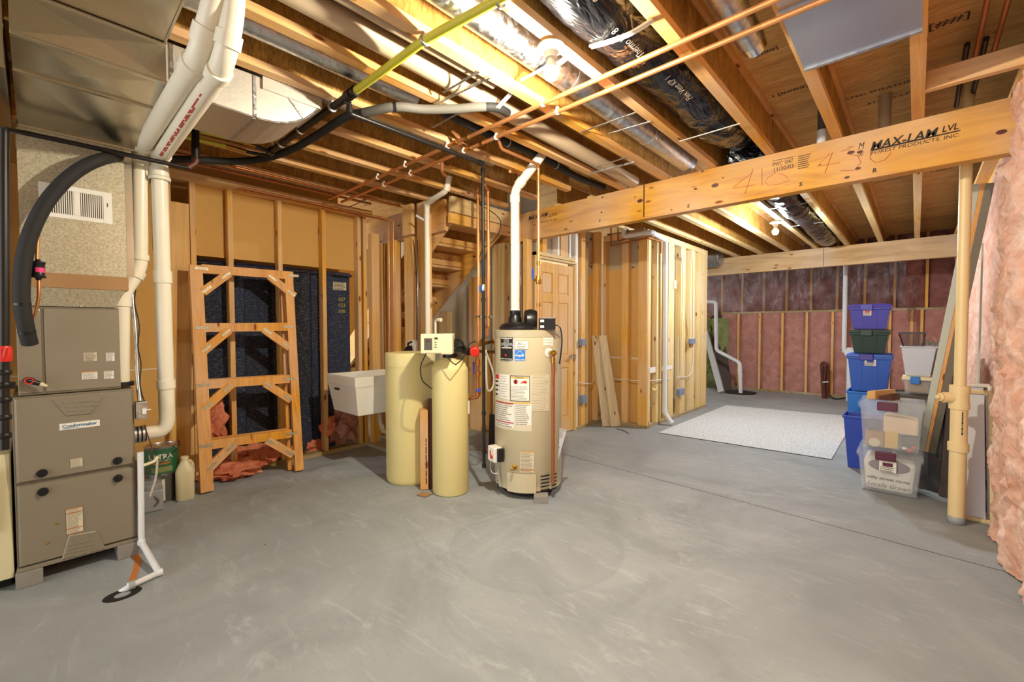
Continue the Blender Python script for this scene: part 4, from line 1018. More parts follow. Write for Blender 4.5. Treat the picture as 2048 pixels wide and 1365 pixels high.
# px span 844..905 wide, 668..710 high at depth ~2.33
hw, hh = .083, .058
def hbox(u0, v0, w0, u1, v1, w1, name, mat, par, bevel=.003):
    P = [hd(u0, v0, w0), hd(u1, v0, w0), hd(u1, v0, w1), hd(u0, v0, w1), hd(u0, v1, w0), hd(u1, v1, w0), hd(u1, v1, w1), hd(u0, v1, w1)]
    return MB().hexa(P).build(name, mat, par, bevel=bevel)
ch = hbox(-.080, -.050, -.16, .060, .055, -.004, 'control_head', 'tanklid', ws_, .008)
hbox(.026, -.056, -.17, .090, .056, -.002, 'head_cover', 'tanklid', ch, .010)
hbox(-.060, -.030, -.008, -.018, .032, -.0015, 'display', 'darkcard', ch, .002)
for v in (.026, .008, -.005, -.018): hbox(-.006, v, -.008, .012 if v > .02 else .006, v+(.010 if v > .02 else .005), -.0015, 'button', 'ink' if v > .02 else 'furnd', ch, .001)
hbox(-.052, .012, -.002, -.030, .022, -.0008, 'digits', 'rust', ch, 0)
for a_, b_ in ((-.035, 0), (.01, 0)): pass
q0 = hd(.085, -.03, -.08); q1 = FZ(950, 703, 1.155)
q1 = at(950, 703, 3.56)
MB().tube([hd(.05, -.035, -.12), hd(.12, -.03, -.10), at(938, 705, 3.46)], .026, 12).tube([hd(.08, .0, -.14), hd(.115, .0, -.12), hd(.13, -.03, -.1)], .038, 12, bend=.02).build('bypass_valve', 'black', ws_)
b = MB().cyl(at(936, 704, 3.44), at(943, 703, 3.46), .030).build('union_nut', 'black', ws_)
bk = at(949, 702, 3.32); MB().lathe([(.034, -.01), (.036, .0), (.036, .035), (.030, .04), (.001, .04)], bk, axis=tuple(-bk.normalized()), n=20).cyl(bk+Vector((-.035, -.0, 0)), bk, .013).build('bypass_knob', 'red', ws_)
MB().tube(smooth([hd(-.055, -.05, -.05), hd(-.085, -.12, -.04), hd(-.075, -.19, -.02), hd(-.045, -.225, -.03), at(864, 778, 3.24)]), .0045, 8).build('brine_line', 'black', ws_)
MB().tube(smooth([hd(.05, -.06, -.02), hd(.09, -.10, -.0), hd(.11, -.11, .0)]), .004, 6).tube(smooth([hd(.105, -.11, 0), hd(.14, -.08, -.04), hd(.165, -.03, -.08), hd(.18, -.0, -.1), hd(.21, .01, -.13)]), .004, 6).build('power_cord', 'black', ws_)
# scrap beam between the tanks and cardboard shim
c0 = FZ(850, 985, 0)
sb = thing('scrap_plank', 'short upright piece of laminated beam standing between the two almond tanks', 'plank', c0)
A = at(841, 984, 3.45); A.z = 0; dv = Vector((A.x, A.y, 0)).normalized(); s2 = Vector((dv.y, -dv.x, 0))
def pb(c, a0, a1, b0, b1, z0, z1, top=0): 
    return [c+s2*a+dv*b+Vector((0, 0, z)) for z in (z0, z1) for a, b in ((a0, b0), (a1, b0), (a1, b1), (a0, b1))]
base = A
MB().hexa(pb(base, 0, .062, 0, .16, .005, .635)).build('board', 'beam_z', sb, bevel=.002)
MB().hexa(pb(base, .066, .10, .02, .18, .005, .70)).build('second_board', 'rust', sb)['label'] = 'darker board behind'
lines(lambda u, v: base+dv*-.001+s2*(.04+v)+Vector((0, 0, .02+u)), .5, .010, 1, .8, 5).build('printed_marks', 'ink', sb)
cs = FZ(845, 988, 0)
solo(MB().hexa([FZ(833, 990, .001), FZ(846, 984, .001), FZ(866, 988, .001), FZ(850, 995, .001), FZ(833, 990, .006), FZ(846, 984, .006), FZ(866, 988, .006), FZ(850, 995, .006)]), 'cardboard_shim', 'card', 'small torn cardboard scrap on the floor between the two tanks', 'cardboard')

# water heater --------------------------------------------------------
WC = (-2.265, 2.636); WR = .265; ZB = .055; ZT = 1.262
wh = thing('water_heater', 'tall beige gas water heater covered in labels, with black vent blower on top', 'water heater', (WC[0], WC[1], ZB))
jk = MB().lathe([(WR-.02, ZB), (WR-.004, ZB+.01), (WR-.004, .135), (WR, .14), (WR, ZT-.045), (WR, ZT-.045)], WC+(0,), n=72).build('jacket', 'heater', wh)
MB().lathe([(WR+.003, ZT-.048), (WR+.003, ZT), (WR-.01, ZT+.004), (.001, ZT+.004)], WC+(0,), n=72).build('top_cap', 'heaterd', wh)
ca = math.atan2(-WC[1], -WC[0])      # angle facing the camera
def wm(px, py):                        # map from pixel to the curved jacket
    rr = _ray(px, py); ax, ay = rr.x, rr.y; a2 = ax*ax+ay*ay; bb = -2*(ax*WC[0]+ay*WC[1]); c2 = WC[0]**2+WC[1]**2-(WR+.0015)**2
    t = (-bb-math.sqrt(max(0, bb*bb-4*a2*c2)))/(2*a2); p = Vector((ax*t, ay*t, H+rr.z*t))
    a = math.atan2(p.y-WC[1], p.x-WC[0]); return a, p.z
def wl_(px, py, lift=0):
    a, z = wm(px, py); r = WR+.0015+lift
    return lambda u, v: Vector((WC[0]+r*math.cos(a+u/r), WC[1]+r*math.sin(a+u/r), z+v))
def wlabel(x0, y1, x1, y0, mat, rows, ink='inkf', seed=1, lift=0, bands=(), d=.45):
    (a0, z0), (a1, _), (_, z1) = wm(x0, y1), wm(x1, y1), wm((x0+x1)/2, y0)
    w_ = (a1-a0)*WR; h_ = z1-z0; f = wl_(x0, y1, lift)
    lb = patch(f, w_, h_, max(2, int(w_/.015))).build('label', mat, jk)
    f2 = wl_(x0, y1, lift+.0007)
    if rows: lines(f2, w_, h_, rows, d, seed).build('print', ink, lb)
    for a, b, c in bands: patch(lambda u, v: wl_(x0, y1, lift+.0012)(u, v+a*h_), w_, (b-a)*h_, max(2, int(w_/.015))).build('colour_band', c, lb)
    return lb, f2, w_, h_
def outline(f, w_, h_, t, mat, par):
    b = MB(); n = max(2, int(w_/.015))
    for i in range(n):
        for (v0, v1) in ((0, t), (h_-t, h_)): b.quad(f(w_*i/n, v0), f(w_*(i+1)/n, v0), f(w_*(i+1)/n, v1), f(w_*i/n, v1))
    for u0, u1 in ((0, t), (w_-t, w_)): b.quad(f(u0, 0), f(u1, 0), f(u1, h_), f(u0, h_))
    b.build('border', mat, par)
# DEFENDER plate
lb, f2, w_, h_ = wlabel(1001, 722, 1027.5, 667, 'blackm', 0); outline(f2, w_, h_, .006, 'steel', lb)
sh = MB(); pts = [(-.026, .12), (0, .135), (.026, .12), (.026, .085), (.014, .06), (0, .048), (-.014, .06), (-.026, .085)]
sh.add([wl_(1001, 722, .0012)(w_/2+a, h_*.2+b*1.0-.0) for a, b in pts], [tuple(range(8))]); sh.build('shield', 'steel', lb)
text('BRADFORD WHITE', .012, lambda u, v: wl_(1001, 722, .002)(u+w_*.10, v+h_*.80), 'whitel', lb, w=w_*.8, bold=.0006)
text('DEFENDER', .028, lambda u, v: wl_(1001, 722, .0025)(u+w_*.04, v+h_*.56), 'grey', lb, w=w_*.92, bold=.001)
text('SAFETY SYSTEM', .013, lambda u, v: wl_(1001, 722, .002)(u+w_*.12, v+h_*.46), 'whitel', lb, w=w_*.76, bold=.0005)
patch(lambda u, v: wl_(1001, 722, .002)(u+w_*.40, v+h_*.18), .018, .014, 2).build('red_badge', 'red', lb)
text('Built to be the Best', .010, lambda u, v: wl_(1001, 722, .002)(u+w_*.08, v+h_*.07), 'whitel', lb, w=w_*.84, bold=.0004)
# dealer sticker
lb, f2, w_, h_ = wlabel(1030, 699, 1057, 682, 'whitel', 0); outline(f2, w_, h_, .0015, 'ink', lb)
text('Benjamin', .018, lambda u, v: f2(u+w_*.42, v+h_*.52), 'inkr', lb, w=w_*.42, shear=.2); text('(608) 271-3033', .010, lambda u, v: f2(u+w_*.15, v+h_*.28), 'ink', lb, w=w_*.66) if False else lines(lambda u, v: f2(u+w_*.12, v+h_*.08), w_*.78, h_*.35, 2, .4, 3).build('print', 'ink', lb)
MB().tube([f2(w_*.22, h_*.5), f2(w_*.3, h_*.68), f2(w_*.24, h_*.85)], .0018, 5).tube([f2(w_*.42, h_*.85), f2(w_*.32, h_*.62), f2(w_*.42, h_*.5)], .0018, 5).build('logo', 'ink', lb)
# energy star
lb, f2, w_, h_ = wlabel(1029.5, 722, 1050.5, 700.5, 'bright', 0)
text('energy', .022, lambda u, v: f2(u+w_*.08, v+h_*.42), 'whitel', lb, w=w_*.55, shear=.15, bold=.0006); text('ENERGY STAR', .012, lambda u, v: f2(u+w_*.05, v+h_*.05), 'whitel', lb, w=w_*.9, bold=.0004)
stp = []
for i in range(10): r_ = .013 if i % 2 == 0 else .006; stp.append((w_*.75+r_*math.sin(i*math.pi/5), h_*.5+r_*math.cos(i*math.pi/5)))
MB().add([f2(a, b)+Vector((0, 0, 0)) for a, b in stp], [tuple(range(10))]).build('star', 'whitel', lb)
MB().tube([f2(w_*(.06+.088*i), h_*(.48+.4*math.sin(math.pi*i/10))) for i in range(11)], .001, 5).build('arc', 'whitel', lb)
wlabel(1087, 693, 1106, 666, 'whitel', 5, 'inkf', 2, d=.15)
# big label field
wlabel(990.5, 823, 1064, 750, 'beigel', 0); wlabel(1064, 852, 1064.1, 750, 'beigel', 0)
wlabel(990.5, 851, 1064, 823, 'beigel', 0, lift=.0)
wlabel(1062, 824, 1099, 750, 'beigel', 24, 'inkf', 33, lift=.0004, d=.22)
wlabel(992, 848, 1028, 805, 'whitel', 12, 'inkf', 21, .0006, ((.95, 1, 'inkr'), (.18, .22, 'inkr')))
wlabel(1029, 850, 1063, 805, 'whitel', 12, 'inkf', 22, .0006, ((.93, 1, 'manila'),))
wlabel(1000, 798, 1018, 750, 'whitel', 10, 'inkf', 24, .0006, d=.2)
wlabel(991.5, 791, 998, 749, 'whitel', 5, 'ink', 25, .0006, ((.8, 1, 'red'),))
lb, f2, w_, h_ = wlabel(1020.5, 802, 1060.5, 752, 'whitel', 0, lift=.001)
outline(lambda u, v: wl_(1020.5, 802, .0022)(u, v), w_, h_, .005, 'blackm', lb)
lines(lambda u, v: f2(u, v+.01), w_, h_*.55, 10, .35, 8).build('print', 'inkf', lb)
patch(lambda u, v: wl_(1020.5, 802, .002)(u+.008, v+h_*.89), w_-.016, h_*.06, 8).build('colour_band', 'manila', lb)
text('WARNING', .012, lambda u, v: wl_(1020.5, 802, .0026)(u+w_*.3, v+h_*.90), 'ink', lb, w=w_*.4)
MB().add([wl_(1020.5, 802, .002)(w_*.3+.018*math.cos(t), h_*.76+.018*math.sin(t)) for t in [i*.4 for i in range(16)]], [tuple(range(16))]).build('warning_symbol', 'red', lb)
MB().add([wl_(1020.5, 802, .0028)(w_*.3+a, h_*.76+b) for a, b in ((-.008, -.013), (.006, -.013), (.006, .013), (-.008, .013))], [(0, 1, 2, 3)]).build('can_symbol', 'blackm', lb)
MB().add([wl_(1020.5, 802, .002)(w_*a, h_*b) for a, b in ((.5, .70), (.85, .70), (.85, .80), (.8, .78), (.76, .84), (.7, .78), (.65, .80), (.6, .74))], [tuple(range(8))]).build('flame_symbol', 'red', lb)
wlabel(1040, 946, 1068, 904, 'beigel', 16, 'inkf', 26, bands=((.12, .17, 'inko'), (.95, 1, 'manila')))
# access panel and slots
(a0, z0), (a1, _), (_, z1) = wm(1015, 980), wm(1073, 980), wm(1040, 946)
patch(wl_(1015, 982, .003), (a1-a0)*WR, z1-z0, 10).build('access_panel', 'heater', wh, solid=.003)
for px0, px1 in ((1081, 1099), (1103, 1113)):
    for k in range(5):
        f = wl_(px0, 955+k*7.0-(px0-1081)*.1, .001); (a0, _), (a1, _) = wm(px0, 950), wm(px1, 950)
        patch(f, (a1-a0)*WR, .010, 5).build('air_slot', 'blackm', jk)
for k in range(4): patch(wl_(995, 955+k*7, .001), .03, .010, 3).build('air_slot', 'blackm', jk)
# drain cock
a, z = wm(1029, 935); nrm = Vector((math.cos(a), math.sin(a), 0)); c = Vector((WC[0], WC[1], z))+nrm*WR
MB().lathe([(.022, 0), (.022, .004), (.008, .006), (.008, .03), (.012, .032), (.012, .05), (.006, .052)], c, axis=tuple(nrm), n=18).build('drain_valve', 'brass', wh)
# gas control
a, z = wm(998, 905); nrm = Vector((math.cos(a), math.sin(a), 0)); c = Vector((WC[0], WC[1], z))+nrm*(WR+.03); tg = Vector((-nrm.y, nrm.x, 0))
def gbox(u0, u1, v0, v1, w0, w1, name, mat, par=wh, bevel=.004):
    P = [c+tg*u+Vector((0, 0, v))+nrm*w_ for v in (v0, v1) for u, w_ in ((u0, w0), (u1, w0), (u1, w1), (u0, w1))]
    return MB().hexa(P).build(name, mat, par, bevel=bevel)
gv = gbox(-.055, .052, -.062, .052, -.03, .042, 'gas_control', 'white', bevel=.008)
gbox(.045, .075, -.055, .045, -.03, .02, 'side_cover', 'black', gv)
MB().lathe([(.014, 0), (.014, .008), (.001, .009)], c+tg*.018+Vector((0, 0, -.02))+nrm*.043, axis=tuple(nrm), n=16).build('gas_knob', 'red', gv); gbox(-.012, .0, -.012, .022, .042, .046, 'indicator', 'red', gv, 0)
P = [c+tg*-.04+Vector((0, 0, -.05))+nrm*.02, c+tg*-.05+Vector((0, 0, -.12))+nrm*.02, c+tg*.0+Vector((0, 0, -.15))+nrm*.03, c+tg*.03+Vector((0, 0, -.15))+nrm*.0]
MB().tube(smooth(P), .003, 6).build('white_wire', 'cable', wh)
MB().tube(smooth([c+tg*.02+Vector((0, 0, -.06)), c+tg*.03+Vector((0, 0, -.15))-nrm*.005, c+tg*.035+Vector((0, 0, -.22))-nrm*.01, c+tg*.045+Vector((0, 0, -.25))-nrm*.015]), .007, 8).build('burner_tube', 'grey', wh)
# T&P valve and discharge pipe
a, z = wm(1098, 706); nrm = Vector((math.cos(a), math.sin(a), 0)); c = Vector((WC[0], WC[1], z))+nrm*WR
MB().lathe([(.036, 0), (.034, .004), (.022, .008)], c, axis=tuple(nrm), n=24).build('escutcheon', 'white', wh)
MB().lathe([(.012, 0), (.013, .03), (.02, .034), (.022, .06), (.014, .075), (.001, .077)], c, axis=tuple(nrm), n=18).build('relief_valve', 'brass', wh)
p0 = c+nrm*.05; p1 = Vector((p0.x, p0.y, p0.z-.03)); pe = Vector((p0.x, p0.y, .13))
MB().tube([p0, pe], .0125, 14).build('discharge_pipe', 'copperd', wh); MB().cyl(p1, p1-Vector((0, 0, .045)), .016).build('discharge_nut', 'brass', wh)
# manual in a plastic sleeve
m0 = at(1085, 925, 3.33); m1 = at(1112, 935, 3.36); m2 = at(1133, 862, 3.40); m3 = at(1102, 850, 3.36)
mn = MB().add([m0, m1, m2, m3], [(0, 1, 2, 3)]).build('manual_sleeve', 'frost', wh, solid=.004)
lines(lambda u, v: m0.lerp(m1, u/.09).lerp(m3.lerp(m2, u/.09), v/.25)+(Vector((0, 0, H))-m0).normalized()*.004, .09, .25, 18, .3, 31).build('print', 'inkf', mn)
# blower and vent
tc = Vector((WC[0], WC[1], ZT+.004))
vc = at(1051, 640, 3.32); vc.z = ZT
MB().lathe([(.15, 0), (.155, .02), (.14, .045), (.10, .06)], at(1052, 652, 3.02)*1 if False else Vector((-2.33, 2.60, ZT+.003)), n=32).build('blower_base', 'black', wh)
bc = Vector((-2.255, 2.66, ZT+.075))
MB().lathe([(.05, -.05), (.085, -.045), (.095, 0), (.085, .04), (.05, .05)], bc, axis=(.60, .75, 0), n=32).build('blower_housing', 'black', wh)
vt = Vector((-2.37, 2.60, ZT))
MB().lathe([(.055, .04), (.053, .1), (.041, .125), (.043, .13), (.043, .16)], vt, n=28).build('vent_collar', 'black', wh)
bq = at(1094, 646, 3.22); dq = Vector((bq.x, bq.y, 0)).normalized(); sq = Vector((dq.y, -dq.x, 0))
def bxd(c, w_, d_, z0, z1): return MB().hexa([Vector((c.x, c.y, z))+sq*a+dq*b for z in (z0, z1) for a, b in ((-w_, 0), (w_, 0), (w_, d_), (-w_, d_))])
mbx = bxd(bq, .062, .12, ZT+.006, ZT+.095).build('blower_control', 'black', wh, bevel=.004)
for v in (.02, .062): MB().add([bq-dq*.001+sq*a+Vector((0, 0, ZT+v-bq.z+b)) for a, b in ((-.05, 0), (-.022, 0), (-.022, .018), (-.05, .018))], [(0, 1, 2, 3)]).build('sticker', 'whitel', mbx)
MB().tube(smooth([bq+sq*.055+Vector((0, 0, ZT+.04-bq.z)), at(1120, 655, 3.26), at(1124, 680, 3.28), at(1122, 705, 3.31), at(1119, 728, 3.36)]), .005, 8).build('power_cord', 'black', wh)
# feet and block
for t in (.3, 2.4, 4.5): MB().cyl((WC[0]+.22*math.cos(ca+t), WC[1]+.22*math.sin(ca+t), 0), (WC[0]+.22*math.cos(ca+t), WC[1]+.22*math.sin(ca+t), ZB), .02).build('foot', 'black', wh)
MB().lathe([(.2, .006), (.2, ZB)], WC+(0,), n=40).build('underside', 'blackm', wh)
cb = FZ(1082, 1008, 0); dv = Vector((cb.x, cb.y, 0)).normalized(); s2 = Vector((dv.y, -dv.x, 0))
solo(MB().hexa(pb(cb, -.052, .052, 0, .09, 0, .052)), 'concrete_block', 'block', 'small concrete block under the front edge of the water heater', 'block', bevel=.003)

# ================================================================ VERTICAL PIPES AROUND THE HEATER
def vpipe(name, lab, px0, py0, px1, py1, depth, r, mat, extra=(), cat='pipe', bend=.03, ends=None, n=12):
    t = thing(name, lab, cat, at(px1, py1, depth)); return t
tp = at(1049, 625, 0.0)
W1 = [Vector((-2.37, 2.60, ZT+.10)), None, None, None]
x0 = Vector((-2.37, 2.60, 0)); W1[1] = Vector((-2.37, 2.60, 2.30)); 
W1 = [Vector((-2.37, 2.60, ZT+.12)), Vector((-2.37, 2.60, 2.38)), FZ(1078, 318, 2.57), FZ(1083, 311, 2.62)]
t = pipe('vent_pipe', 'white vent pipe rising from the water heater blower to the joists', 'pipe', W1, .035, 'pvc', .06, [col(W1[0], W1[1], .93, .06), col(W1[1], W1[2], .25, .05), col(W1[0], W1[1], .02, .05)])
# copper risers on the heater
def riser(px, pyt, pyb, Y, r, lab, mat='copper', name='copper_riser', top=None, col_=(), blk=None):
    a, b = FY(px, pyb, Y), FY(px, pyt, Y); b = Vector((a.x, a.y, b.z)); pts = [a, b]+([Vector(top)] if top is not None else [])
    t = thing(name, lab, 'pipe', a); MB().tube(pts, r, 12, bend=.025).build('tube', mat, t)
    for py in col_: c = Vector((a.x, a.y, FY(px, py, Y).z)); MB().cyl(c-Vector((0, 0, .014)), c+Vector((0, 0, .014)), r*1.35, n=14).build('coupling', 'brass' if mat == 'copper' else mat, t)
    return t, a, b
t, a, b = riser(1077, 335, 655, 2.60, .0115, 'copper riser with a valve standing on the right side of the heater top', top=FZ(1075, 333, 2.50), col_=(655, 610, 565, 527))
c = Vector((a.x, a.y, FY(1077, 560, 2.60).z))
MB().cyl(c-Vector((.045, .0, 0)), c, .010).build('valve_stem', 'brass', t); MB().lathe([(.02, -.03), (.024, 0), (.02, .03)], c, n=16).build('valve', 'brass', t)
MB().box(c.x-.062, c.y-.006, c.z+.01, c.x-.052, c.y+.006, c.z+.09).build('valve_handle', 'cobalt', t)
riser(1038, 345, 660, 2.72, .0115, 'copper riser left of the white heater vent pipe', top=FZ(1020, 343, 2.51), col_=(645, 600))
# black gas drop
gd, a, b = riser(968, 335, 935, 2.35, .0125, 'black steel gas drop with a blue valve left of the water heater', 'bpipe', 'gas_drop', top=FZ(965, 330, 2.46), col_=(340, 600, 827, 905, 932))
c = FY(966, 576, 2.35); MB().lathe([(.015, -.025), (.02, 0), (.015, .025)], Vector((a.x, a.y, c.z)), n=14).build('valve', 'steel', gd)
MB().box(a.x-.036, a.y-.012, c.z-.035, a.x-.02, a.y+.008, c.z+.02).build('valve_handle', 'bright', gd)
q = FY(968, 905, 2.35); MB().tube([Vector((a.x, a.y, q.z)), Vector((a.x+.06, a.y+.03, q.z)), Vector((a.x+.08, a.y+.10, q.z+.0))], .009, 8, bend=.03).build('gas_branch', 'bpipe', gd)
t, a, b = riser(957, 374, 690, 2.80, .0135, 'left of two copper risers behind the black gas drop', col_=(685, 638, 400)); cA = a
MB().lathe([(.011, -.035), (.017, 0), (.011, .035)], Vector((a.x, a.y, FY(957, 634, 2.8).z)), axis=(1, 0, 0), n=12).build('shutoff_valve', 'steel', t)
t, a2_, b = riser(977, 380, 655, 2.80, .0145, 'right of two copper risers behind the black gas drop', top=FZ(968, 370, 2.52), col_=(655, 634))
MB().lathe([(.011, -.035), (.017, 0), (.011, .035)], Vector((a2_.x, a2_.y, FY(977, 634, 2.8).z)), axis=(1, 0, 0), n=12).build('shutoff_valve', 'steel', t)
P = [a2_, at(972, 672, 3.57), at(958, 688, 3.47), at(945, 702, 3.36)]
wl2 = pipe('copper_branch', 'sloping copper branch joining the red bypass knob to the risers', 'pipe', P, .013, 'copper', .02)
P = [cA, at(960, 690, 3.52), at(985, 683, 3.62), at(990, 688, 3.62), at(990, 705, 3.62), at(965, 703, 3.47), at(955, 703, 3.36)]
pipe('brass_branch', 'dull brass pipe loop between the red knob and the water heater', 'pipe', P, .013, 'brass', .025)
P = [at(955, 708, 3.40), at(956, 760, 3.42), at(956, 795, 3.42), at(940, 797, 3.44), at(935, 790, 3.46)]
t = pipe('valve_assembly', 'dark valve pipework below the red knob, ending behind the softener', 'pipe', P, .013, 'copperd', .02, [col(P[0], P[1], .35, .05), col(P[0], P[1], .75, .03), col(P[1], P[2], .7, .05)], 1.5)
MB().bar(at(947, 725, 3.38), at(948, 748, 3.38), .012, .006).build('valve_handle', 'purpled', t); MB().bar(at(953, 783, 3.38), at(962, 778, 3.38), .014, .02).build('valve_handle', 'cobalt', t)
MB().add([at(934, 802, 3.42), at(939, 802, 3.42), at(939, 828, 3.42), at(934, 828, 3.42)], [(0, 1, 2, 3)]).build('hang_tag', 'whitel', t, solid=.001)
P = smooth([at(972, 705, 3.38), at(983, 735, 3.42), at(988, 760, 3.44), at(984, 778, 3.42), at(976, 781, 3.40), at(973, 760, 3.38), at(972, 700, 3.40)])
solo(MB().tube(P, .008, 8), 'drain_hose', 'hose', 'loose loop of clear vinyl hose between gas drop and water heater', 'hose')
P = smooth([at(976, 705, 3.52), at(979, 730, 3.52), at(981, 742, 3.52), at(987, 755, 3.57)])
solo(MB().tube(P, .004, 8), 'hanging_cord', 'black', 'short black cord hanging left of the water heater', 'cord')
P = smooth([at(969, 935, 3.50), at(975, 955, 3.47), at(985, 975, 3.47), at(995, 990, 3.52)]); 
# dark item leaning behind
q = FY(983, 880, 3.3); solo(MB().hexa([FY(977, 893, 3.2), FY(990, 895, 3.2), FY(990, 897, 3.28), FY(977, 895, 3.28), FY(979, 828, 3.3), FY(992, 830, 3.3), FY(992, 830, 3.34), FY(979, 828, 3.34)]), 'dark_board', 'black', 'glossy black board standing on the floor behind the water heater', 'panel')
# softener drain pvc
S1 = [FY(856, 672, 2.55), FY(857, 405, 2.55), FY(893, 382, 2.55), FY(899, 352, 2.55)]
S1[1] = Vector((S1[0].x, 2.55, S1[1].z)); 
t = pipe('drain_pipe', 'white pipe behind the softener head, jogging right just under the joists', 'pipe', S1, .026, 'pvc', .05, [col(S1[0], S1[1], .90, .012), col(S1[0], S1[1], .98, .04), col(S1[1], S1[2], .2, .04), col(S1[2], S1[3], .2, .05)])
c = S1[0].lerp(S1[1], .86); MB().bar(c, FY(832, 431, 2.5), .02, .003, (0, 1, 0)).build('strap', 'pvcw', t)
S2 = [FY(871, 670, 2.30), FY(871, 642, 2.30), FY(878, 640, 2.30)]
t = pipe('air_gap_tube', 'small cream hooked tube sticking up behind the softener head', 'pipe', S2, .010, 'tanklid', .012, [(FY(876, 640, 2.30), FY(882, 640, 2.30))], 1.6)
# twin thin copper tubes at left studs
for i, (px, tx) in enumerate(((780, 772), (789, 783))):
    q = FY(px, 700, 2.60); tpz = 2.44-.005*i
    P = [Vector((q.x, 2.60, .60)), Vector((q.x, 2.60, tpz)), Vector((q.x-.05, 2.52, tpz+.02)), FX(720, 395+5*i, -3.95) if 0 else Vector((q.x-.10, 2.3, tpz+.03)), Vector((q.x-.12, 1.2, tpz+.05))]
    pipe('copper_riser', ['left', 'right'][i]+' of the two thin copper tubes running down the studs behind the brine tank', 'pipe', P, .0085, 'copper', .02)
# electrical on the stud
q = FY(826, 640, 2.655)
ec = thing('outlet_box', 'white outlet box with black plug and conduit above the brine tank lid', 'outlet', FY(824, 700, 2.64))
a, b = FY(819, 704, 2.64), FY(831, 681, 2.64); MB().box(a.x, 2.63, a.z, b.x, 2.665, b.z).build('box', 'white', ec, bevel=.002)
MB().tube([FY(836, 703, 2.62), FY(835, 480, 2.62)], .006, 8).build('conduit_tube', 'steel', ec)
MB().tube(smooth([FY(833, 683, 2.61), FY(834, 600, 2.61), FY(831, 520, 2.61), FY(826, 480, 2.61)]), .004, 6).build('cord', 'black', ec)
q0 = FY(810, 703, 2.45); solo(MB().hexa([FY(806, 704, 2.45), FY(826, 704, 2.45), FY(826, 704, 2.52), FY(806, 704, 2.52), FY(812, 694, 2.47), FY(824, 691, 2.47), FY(824, 691, 2.5), FY(812, 694, 2.5)]).tube([FY(817, 695, 2.48), FY(816, 688, 2.48), FY(823, 684, 2.48)], .012, 8), 'power_adapter', 'black', 'black power adapter lump behind the brine tank lid', 'adapter')
# soil pipe
q = FY(1034, 600, 3.60)
q = FY(1034, 600, 3.745); sp = thing('soil_pipe', 'rust-red vertical drain pipe with a pale label left of the door', 'pipe', (q.x, 3.74, .0))
MB().cyl((q.x, 3.74, 0), (q.x, 3.74, 2.245), .050, n=24).build('pipe', 'rust', sp)
zl = FY(1034, 560, 3.7).z; MB().lathe([(.0515, zl-.05), (.0515, zl+.05)], (q.x, 3.74, 0), n=24, cap=False).build('label', 'beigel', sp)

# ================================================================ STAIR
stt = thing('basement_stairs', 'raw wooden stairs seen from underneath behind the left partition', 'stairs', (-4.5, 3.15, 0))
def strn(Y, t=.04):
    a0, a1 = Vector((-6.6, Y, .15)), Vector((-3.36, Y, 2.50))
    dz = .14
    P = [(-6.6, Y, .02), (-3.36, Y, 2.38), (-3.36, Y, 2.56), (-3.62, Y, 2.56), (-6.6, Y, .38)]
    return MB().prism([(p[0], p[2]) for p in P], (0, Y, 0), (1, 0, 0), (0, 0, 1), (0, t, 0))
strn(3.50).build('stringer', 'pine_x', stt); strn(2.80).build('stringer', 'pine_x', stt)
for k in range(11):
    x = -3.56-.265*k; z = 2.40-.193*k
    if z < .1: break
    MB().box(x-.27, 2.84, z-.03, x+.02, 3.50, z).build('tread', 'pine_y', stt)
    MB().box(x-.262, 2.84, z-.19, x-.25, 3.50, z-.03).build('riser', 'osb_stair', stt)
    MB().box(x-.25, 2.84, z-.193, x-.215, 3.50, z-.135).build('cleat', 'pine_y', stt)
lh = thing('landing_header', 'stacked horizontal boards under the joists at the top of the stairs', 'beam', (-3.3, 3.1, 2.3))
MB().box(-3.36, 2.72, 2.30, -3.32, 3.62, 2.40).build('board', 'pine_y', lh, bevel=.002); MB().box(-3.34, 2.72, 2.405, -3.30, 3.62, 2.555).build('board', 'spruce_y', lh, bevel=.002)

# ================================================================ UNDER THE CEILING
def clip(p, r, par, mat='white', ax=(1, 0, 0)):
    MB().lathe([(r*1.12, -.008), (r*1.35, -.006), (r*1.35, .006), (r*1.12, .008)], p, axis=ax, n=14).build('pipe_clip', mat, par)
    MB().box(p.x-.006, p.y-.008, p.z, p.x+.006, p.y+.008, max(p.z+.02, 2.562)).build('clip_tab', mat, par)
# twin main copper lines
for y, n_, stops in ((1.935, 'nearer', ((1078, 203), (893, 292))), (2.063, 'farther', ((1112, 222), (930, 303), (997, 277)))):
    lab = 'long copper water pipe crossing under all joists beside the bulb, the %s of two' % n_
    t = thing('copper_pipe', lab, 'pipe', (-2, y, 2.54))
    MB().tube([(-4.2, y, 2.530), (.30, y, 2.530)], .0125, 14).build('tube', 'copper', t)
    for s in stops:
        q = FZ(s[0], s[1], 2.530); q.y = y; clip(q, .0125, t)
    for x in (-3.3, -2.9): clip(Vector((x-(.12 if y > 2 else 0), y, 2.530)), .0125, t)
    for x in (-2.18, -2.30): MB().cyl((x-.015, y, 2.530), (x+.015, y, 2.530), .0165).build('coupling', 'brass', t)
for i, (a, b) in enumerate((((905, 262), (925, 283)), ((915, 285), (940, 300)))):
    p, q = FZ(a[0], a[1], 2.60), FZ(b[0], b[1], 2.53); q.z = 2.53
    pipe('copper_stub', 'short copper branch %s at the pipe junction above the gas run' % ('slanting up' if i == 0 else 'slanting down'), 'pipe', [p, q], .011, 'copper', 0, [col(p, q, .5, .02)], 1.3)
P = [FZ(996, 278, 2.54), FZ(1003, 298, 2.50), FZ(1078, 330, 2.51)]
pipe('copper_branch', 'thin copper branch from the long pipe to the heater riser', 'pipe', P, .011, 'copper', .02)
